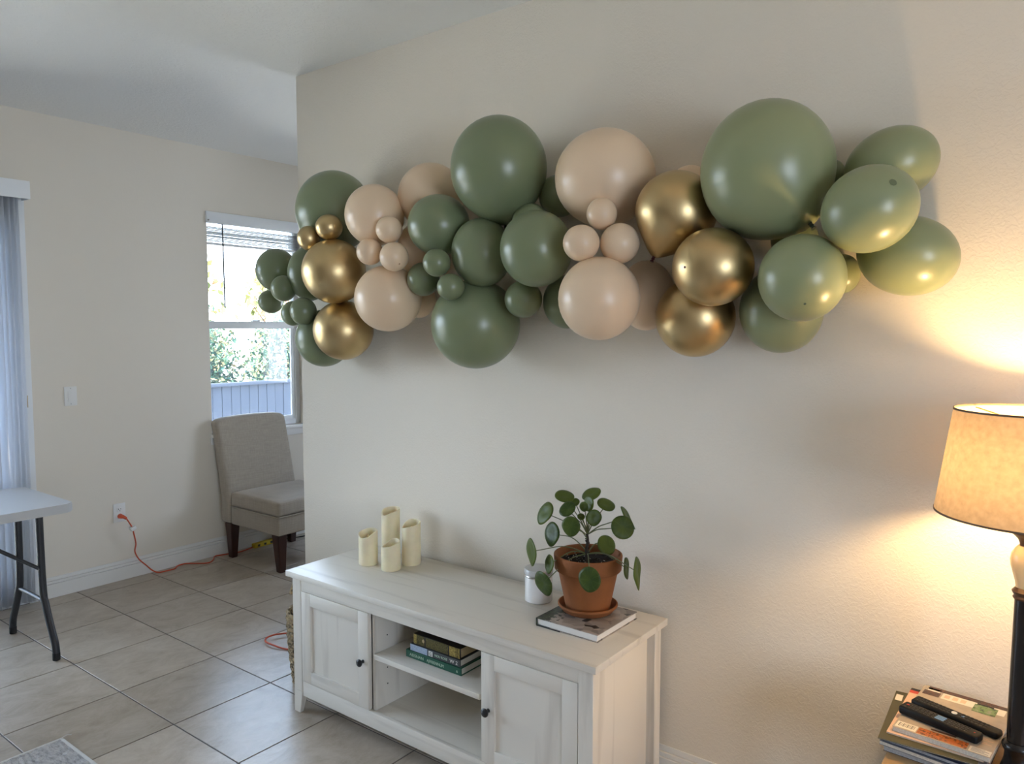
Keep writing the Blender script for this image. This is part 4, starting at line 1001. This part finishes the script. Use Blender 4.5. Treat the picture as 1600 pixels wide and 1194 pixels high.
remote('black remote in front, with blue keys, on the top magazine', (3.922, .632), (4.105, .574), .046, .022, 'a')
remote('black remote behind, with one white round key, on the top magazine', (3.940, .696), (4.142, .628), .042, .018, 'b')

# ================================================================== ACCENT CHAIR
ch = thing('accent_chair', 'greige linen armless chair with dark tapered legs under the window', 'chair', (-.18, 1.69, 0))
def soft_box(m, x0, x1, y0, y1, z0, z1, bevel, seg=4, dome=0., bulge=0.):
    m.box(x0, x1, y0, y1, z0, z1, bevel, seg)
CYA, CYB = 1.405, 1.985
m = MB(); soft_box(m, -.425, .118, CYA, CYB, .252, .378, .012, 3); part('seat_base', m, M['linen'], ch)
m = MB(); m.box(-.425, .124, CYA - .003, CYB + .003, .379, .478, .022, 4)
bmesh.ops.subdivide_edges(m.b, edges=[e for e in m.b.edges if e.calc_length() > .2], cuts=7, use_grid_fill=True)
for v in m.b.verts:
    if v.co.z > .45:
        u_ = max(0, 1 - ((v.co.x + .15) / .28) ** 2); w_ = max(0, 1 - ((v.co.y - 1.695) / .30) ** 2); v.co.z += .022 * min(1, u_ * 2) * min(1, w_ * 2) ** 1 * (u_ * w_) ** .5 if u_ * w_ > 0 else 0
part('seat_cushion', m, M['linen'], ch)
bm = bmesh.new(); nu, nv = 14, 18; G_ = {}
for s_ in (0, 1):
    for i in range(nu + 1):
        for j in range(nv + 1):
            a, b = i / nu, j / nv                       # a along y, b up
            z = .252 + (.985 - .252) * b
            lean = -.085 * max(0, (b - .18) / .82) ** 1.15
            th = .105 - .030 * b
            xf = -.428 + lean + .016 * math.sin(PI * a) * math.sin(PI * min(1, b * 1.1)) - .018 * (2 * a - 1) ** 4
            x = xf if s_ else xf - th
            yl = CYA - .004 - .045 * max(0, b - .25) ** 1.2; yr = CYB + .002 - .045 * b
            y = yl + (yr - yl) * a
            ct = .028; zt = z
            if b > .9: zt = z + .012 * math.sin(PI * a) * (b - .9) / .1 - (.02 * (abs(2 * a - 1) ** 8)) * (b - .9) / .1
            G_[s_, i, j] = bm.verts.new((x, y, zt))
for i in range(nu):
    for j in range(nv):
        bm.faces.new((G_[1, i, j], G_[1, i + 1, j], G_[1, i + 1, j + 1], G_[1, i, j + 1])); bm.faces.new((G_[0, i, j], G_[0, i, j + 1], G_[0, i + 1, j + 1], G_[0, i + 1, j]))
for i in range(nu):
    bm.faces.new((G_[0, i, 0], G_[0, i + 1, 0], G_[1, i + 1, 0], G_[1, i, 0])); bm.faces.new((G_[0, i + 1, nv], G_[0, i, nv], G_[1, i, nv], G_[1, i + 1, nv]))
for j in range(nv):
    bm.faces.new((G_[0, 0, j + 1], G_[0, 0, j], G_[1, 0, j], G_[1, 0, j + 1])); bm.faces.new((G_[0, nu, j], G_[0, nu, j + 1], G_[1, nu, j + 1], G_[1, nu, j]))
bmesh.ops.recalc_face_normals(bm, faces=bm.faces[:])
es = [e for e in bm.edges if len(e.link_faces) == 2 and e.calc_face_angle(0) > 1.0]
bmesh.ops.bevel(bm, geom=es, offset=.022, segments=4, affect='EDGES', profile=.5)
part('backrest', bm, M['linen'], ch)
m = MB()                                            # welt where seat and base meet
m.tube([(-.42, CYA - .004, .3785), (.118, CYA - .004, .3785), (.1245, CYA + .003, .3785), (.1245, CYB - .003, .3785), (.118, CYB + .004, .3785), (-.42, CYB + .004, .3785)], .0035, 6); part('piping', m, M['linen'], ch)
for x0, y0, fx in ((.028, CYA + .008, 1), (.028, CYB - .078, 1), (-.515, CYA + .008, -1), (-.515, CYB - .078, -1)):
    m = MB(); vs = m.box(x0, x0 + .075, y0, y0 + .070, 0, .2515)
    for v in vs:
        if v.co.z < .01:
            v.co.x += (x0 + .0375 - v.co.x) * .38 + (.012 if fx > 0 else -.002); v.co.y += (y0 + .035 - v.co.y) * .38
    bmesh.ops.bevel(m.b, geom=m.b.edges[:], offset=.003, segments=2, affect='EDGES'); part('leg', m, M['dark_wood'], ch)

# ================================================================== FOLDING TABLE
ft = thing('folding_table', 'white plastic folding table with black bent tube legs at left', 'table', (.07, -.55, 0))
tz = .765
m = MB(); ax0, ax1, ay0, ay1 = -.245, .376, -1.16, .066; pr_ = []
rc = .035
for (cx_, cy_, a0) in ((ax1 - rc, ay1 - rc, 0), (ax0 + rc, ay1 - rc, 90), (ax0 + rc, ay0 + rc, 180), (ax1 - rc, ay0 + rc, 270)):
    for q in range(7): a = math.radians(a0 + 15 * q); pr_.append((cx_ + rc * math.cos(a), cy_ + rc * math.sin(a)))
m.prism(pr_, tz - .043, tz)
bmesh.ops.bevel(m.b, geom=[e for e in m.b.edges if abs(e.verts[0].co.z - e.verts[1].co.z) < .001], offset=.006, segments=3, affect='EDGES')
part('tabletop', m, M['plastic_top'], ft)
def fold_legs(yb):
    for s in (-1, 1):
        pts = [(.07 + s * .132, yb, tz - .048), (.07 + s * .136, yb, .46), (.07 + s * .146, yb, .30), (.07 + s * .165, yb, .255), (.07 + s * .215, yb, .155), (.07 + s * .255, yb, .085), (.07 + s * .266, yb, .045), (.07 + s * .267, yb, .030)]
        m = MB(); m.tube(pts, .0168, 14, 5); lg = part('leg', m, M['black_metal'], ft)
        m = MB(); m.lathe([(0, 0), (.0165, 0), (.0175, .003), (.0175, .034), (.016, .037), (0, .037)], .07 + s * .267, yb, 18); part('rubber_foot', m, M['rubber'], lg)
        m = MB(); m.tube([(.07 + s * .140 , yb - .016, .430), (.07 + s * .140, yb + .016, .430)], .0065, 10); part('rivet', m, M['steel'], lg)
    m = MB(); m.tube([(.07 - .152, yb, .268), (.07 + .152, yb, .268)], .0105, 12); part('crossbar', m, M['steel'] if False else M['black_metal'], ft)
    m = MB(); m.tube([(.07 - .131, yb, .705), (.07 + .131, yb, .705)], .012, 12); part('hinge_tube', m, M['black_metal'], ft)
    return
fold_legs(-.030); fold_legs(-1.06)
for yb, sg in ((-.030, -1), (-1.06, 1)):
    m = MB(); m.tube([(.07 + .139, yb + sg * .010, .430), (.07 + .06, yb + sg * .16, .545), (.07, yb + sg * .26, .62)], .009, 10); m.tube([(.07 - .139, yb + sg * .010, .430), (.07 - .06, yb + sg * .16, .545), (.07, yb + sg * .26, .62)], .009, 10)
    m.tube([(.07, yb + sg * .24, .605), (.07, yb + sg * .40, .717)], .011, 10); part('folding_brace', m, M['black_metal'], ft)
    m = MB(); m.tube([(.07, yb + sg * .245, .608), (.07, yb + sg * .275, .629)], .0135, 12); part('locking_ring', m, M['steel'], ft)

# ================================================================== SWITCH, SOCKET, CORDS
sw = thing('light_switch', 'white rocker light switch on the left wall', 'switch', (XL, .472, 1.204))
box('plate', M['plate'], sw, XL, XL + .006, .472 - .036, .472 + .036, 1.146, 1.262, .002)
box('rocker', M['plate'], sw, XL + .0062, XL + .010, .472 - .0165, .472 + .0165, 1.171, 1.237, .0015)
m = MB(); [m.tube([(XL + .0055, .472, zz), (XL + .0072, .472, zz)], .0032, 8) for zz in (1.157, 1.251)]; part('screws', m, M['steel'], sw)
ou = thing('wall_outlet', 'white double power outlet on the left wall', 'outlet', (XL, .735, .435))
oy, oz = .735, .437
box('plate', M['plate'], ou, XL, XL + .006, oy - .038, oy + .038, oz - .060, oz + .060, .002)
for zz in (oz + .0215, oz - .0215):
    s_ = box('socket_face', M['plate'], ou, XL + .0062, XL + .009, oy - .017, oy + .017, zz - .0145, zz + .0145, .001)
    boxes('socket_slots', M['slot'], s_, [(XL + .0088, XL + .0094, oy - .0085, oy - .0055, zz - .002, zz + .007), (XL + .0088, XL + .0094, oy + .0050, oy + .0080, zz - .001, zz + .006), (XL + .0088, XL + .0094, oy - .0025, oy + .0025, zz - .011, zz - .006)])
cd = thing('extension_cord', 'orange extension cord plugged into the wall, trailing along the floor', 'cord', (-.56, 1.0, 0))
pz = oz - .0215
m = MB(); m.tube([(XL + .0096, oy, pz), (XL + .030, oy, pz), (XL + .044, oy + .006, pz - .002), (XL + .052, oy + .020, pz - .014)], lambda q: .0165 - .0085 * q, 14, 4); part('plug', m, M['orange'], cd)
m = MB(); m.tube([(XL + .052, oy + .020, pz - .014), (-.563, .785, .345), (-.566, .798, .30), (-.570, .812, .225), (-.574, .806, .175), (-.575, .830, .118), (-.565, .870, .070), (-.552, .905, .028), (-.548, .945, .0048), (-.540, 1.000, .0046), (-.540, 1.050, .0046),
    (-.583, 1.095, .0046), (-.588, 1.150, .0046), (-.545, 1.190, .0046), (-.490, 1.235, .0046), (-.482, 1.275, .0046), (-.520, 1.320, .0046), (-.577, 1.365, .0046), (-.575, 1.405, .0046), (-.550, 1.470, .0046), (-.535, 1.530, .0046), (-.545, 1.600, .0046), (-.555, 1.655, .0075)], .0042, 8, 5)
part('cable', m, M['orange'], cd)
m = MB(); m.box(-.5700, -.5400, .772, .806, .322, .344, .003, 2, Matrix.Rotation(.5, 3, 'X')); part('paper_tag', m, M['tag'], cd)
m = MB(); m.box(-.572, -.530, 1.655, 1.845, .001, .034, .006, 2); m.spin(math.radians(3), (-.55, 1.75, 0)); ye = part('triple_tap', m, M['yellow'], cd)
m = MB(); [m.box(-.5305, -.5293, 1.68 + k * .055, 1.70 + k * .055, .010, .026) for k in range(3)]; m.spin(math.radians(3), (-.55, 1.75, 0)); part('outlet_slots', m, M['slot'], ye)
c2 = MB(); c2.tube([(-.556, 1.865, .016), (-.545, 1.90, .012), (-.52, 2.05, .0045), (-.40, 2.3, .0045), (.2, 2.6, .0045)], .004, 8, 6)
bp_ = thing('power_cord', 'black power cord plugged into the yellow triple tap', 'cord', (-.55, 1.9, 0))
part('cable', c2, M['rubber'], bp_)
m = MB(); m.tube([(-.560, 1.849, .0175), (-.556, 1.866, .016)], .012, 10); part('plug', m, M['rubber'], bp_)
m = MB(); m.tube([(1.36, .82, .0045), (1.18, .845, .0045), (1.02, .845, .012), (.965, .790, .016), (.952, .735, .014), (.985, .700, .012), (1.06, .700, .010), (1.14, .720, .0045), (1.32, .79, .0045)], .0044, 8, 6)
tag(part('cord_loop', m, M['orange'], None, at=(1.1, .77, 0)), 'loop of orange cord on the floor beside the woven basket', 'cord')

# ================================================================== WOVEN BASKET beside the tv stand
bk = thing('woven_basket', 'tall woven seagrass basket with handle beside the tv stand', 'basket', (1.513, .625, 0))
M['straw'] = pbr('seagrass', (.30, .22, .12), .8, var=(70, .85)); M['straw_dark'] = pbr('dark_seagrass', (.045, .030, .018), .8)
bx, by_ = 1.513, .625
def brad(z): return .112 + .022 * math.sin(min(1, z / .30) * PI / 2)
m = MB(); m.lathe([(0, .004), (.105, .004)] + [(brad(z / 100) - .006, z / 100) for z in range(1, 34, 3)], bx, by_, 40); part('lining', m, M['straw_dark'], bk)
for q in range(17):
    z = .010 + q * .0195; m = MB(); pts = []
    for k in range(72):
        a = 2 * PI * k / 72; w = .0045 * math.sin(a * 18 + PI * (q % 2)); rr = brad(z) + w
        pts.append((bx + rr * math.cos(a), by_ + rr * math.sin(a), z + .003 * math.cos(a * 18 + PI * (q % 2))))
    pts.append(pts[0]); m.tube(pts, .0085, 6, cap=False); part('strand', m, M['straw'], bk)
for s in (0, 1):
    m = MB(); a0 = math.radians(186 + 180 * s); pts = []
    for k in range(11):
        t_ = k / 12; a = a0 + (t_ - .5) * .95; rr = brad(.33) + .004
        pts.append((bx + rr * math.cos(a), by_ + rr * math.sin(a), .318 + .115 * math.sin(PI * t_) ** .8))
    m.tube(pts, .010, 8); part('handle', m, M['straw'], bk)

# ================================================================== RUG
rug = thing('area_rug', 'pale grey textured rug corner on the tile floor at lower left', 'rug', (2.4, -1.4, 0))
M['rug'] = patches('grey_rug_yarn', [(.26, .25, .25), (.46, .45, .44), (.56, .55, .53)], 55, .95, stretch=(.5, 1.5, 1))
M['rug_edge'] = pbr('pale_rug_binding', (.60, .58, .54), .9, bump=(300, .5))
RX0, RX1, RY0_, RY1_ = 1.135, 3.55, -2.6, -.326
bm = bmesh.new(); xs = np.concatenate([np.arange(RX0 + .012, RX0 + .55, .0045), np.linspace(RX0 + .56, RX1 - .012, 30)]); ys = np.concatenate([np.linspace(RY0_ + .012, RY1_ - .46, 30), np.arange(RY1_ - .45, RY1_ - .011, .0045)])
Z = .010 + rng.uniform(-.0016, .0016, (len(xs), len(ys)))
Z += .0022 * np.sin(xs[:, None] * 70 + 3 * np.sin(ys[None, :] * 40)) * np.cos(ys[None, :] * 150 + 2 * np.sin(xs[:, None] * 30))
vv = [[bm.verts.new((x, y, Z[i, j])) for j, y in enumerate(ys)] for i, x in enumerate(xs)]
for i in range(len(xs) - 1):
    for j in range(len(ys) - 1): bm.faces.new((vv[i][j], vv[i + 1][j], vv[i + 1][j + 1], vv[i][j + 1]))
part('pile', bm, M['rug'], rug, smooth=False, kind='stuff')
boxes('binding', M['rug_edge'], rug, [(RX0, RX0 + .014, RY0_, RY1_, .0005, .0115), (RX1 - .014, RX1, RY0_, RY1_, .0005, .0115), (RX0 + .014, RX1 - .014, RY1_ - .014, RY1_, .0005, .0115), (RX0 + .014, RX1 - .014, RY0_, RY0_ + .014, .0005, .0115)], .003)
m = MB(); m.tube([(RX0 + .006, RY1_ - .004, .011), (RX0 + .000, RY1_ + .016, .013), (RX0 + .008, RY1_ + .030, .010)], .002, 6, 4); part('loose_thread', m, M['rug_edge'], rug)
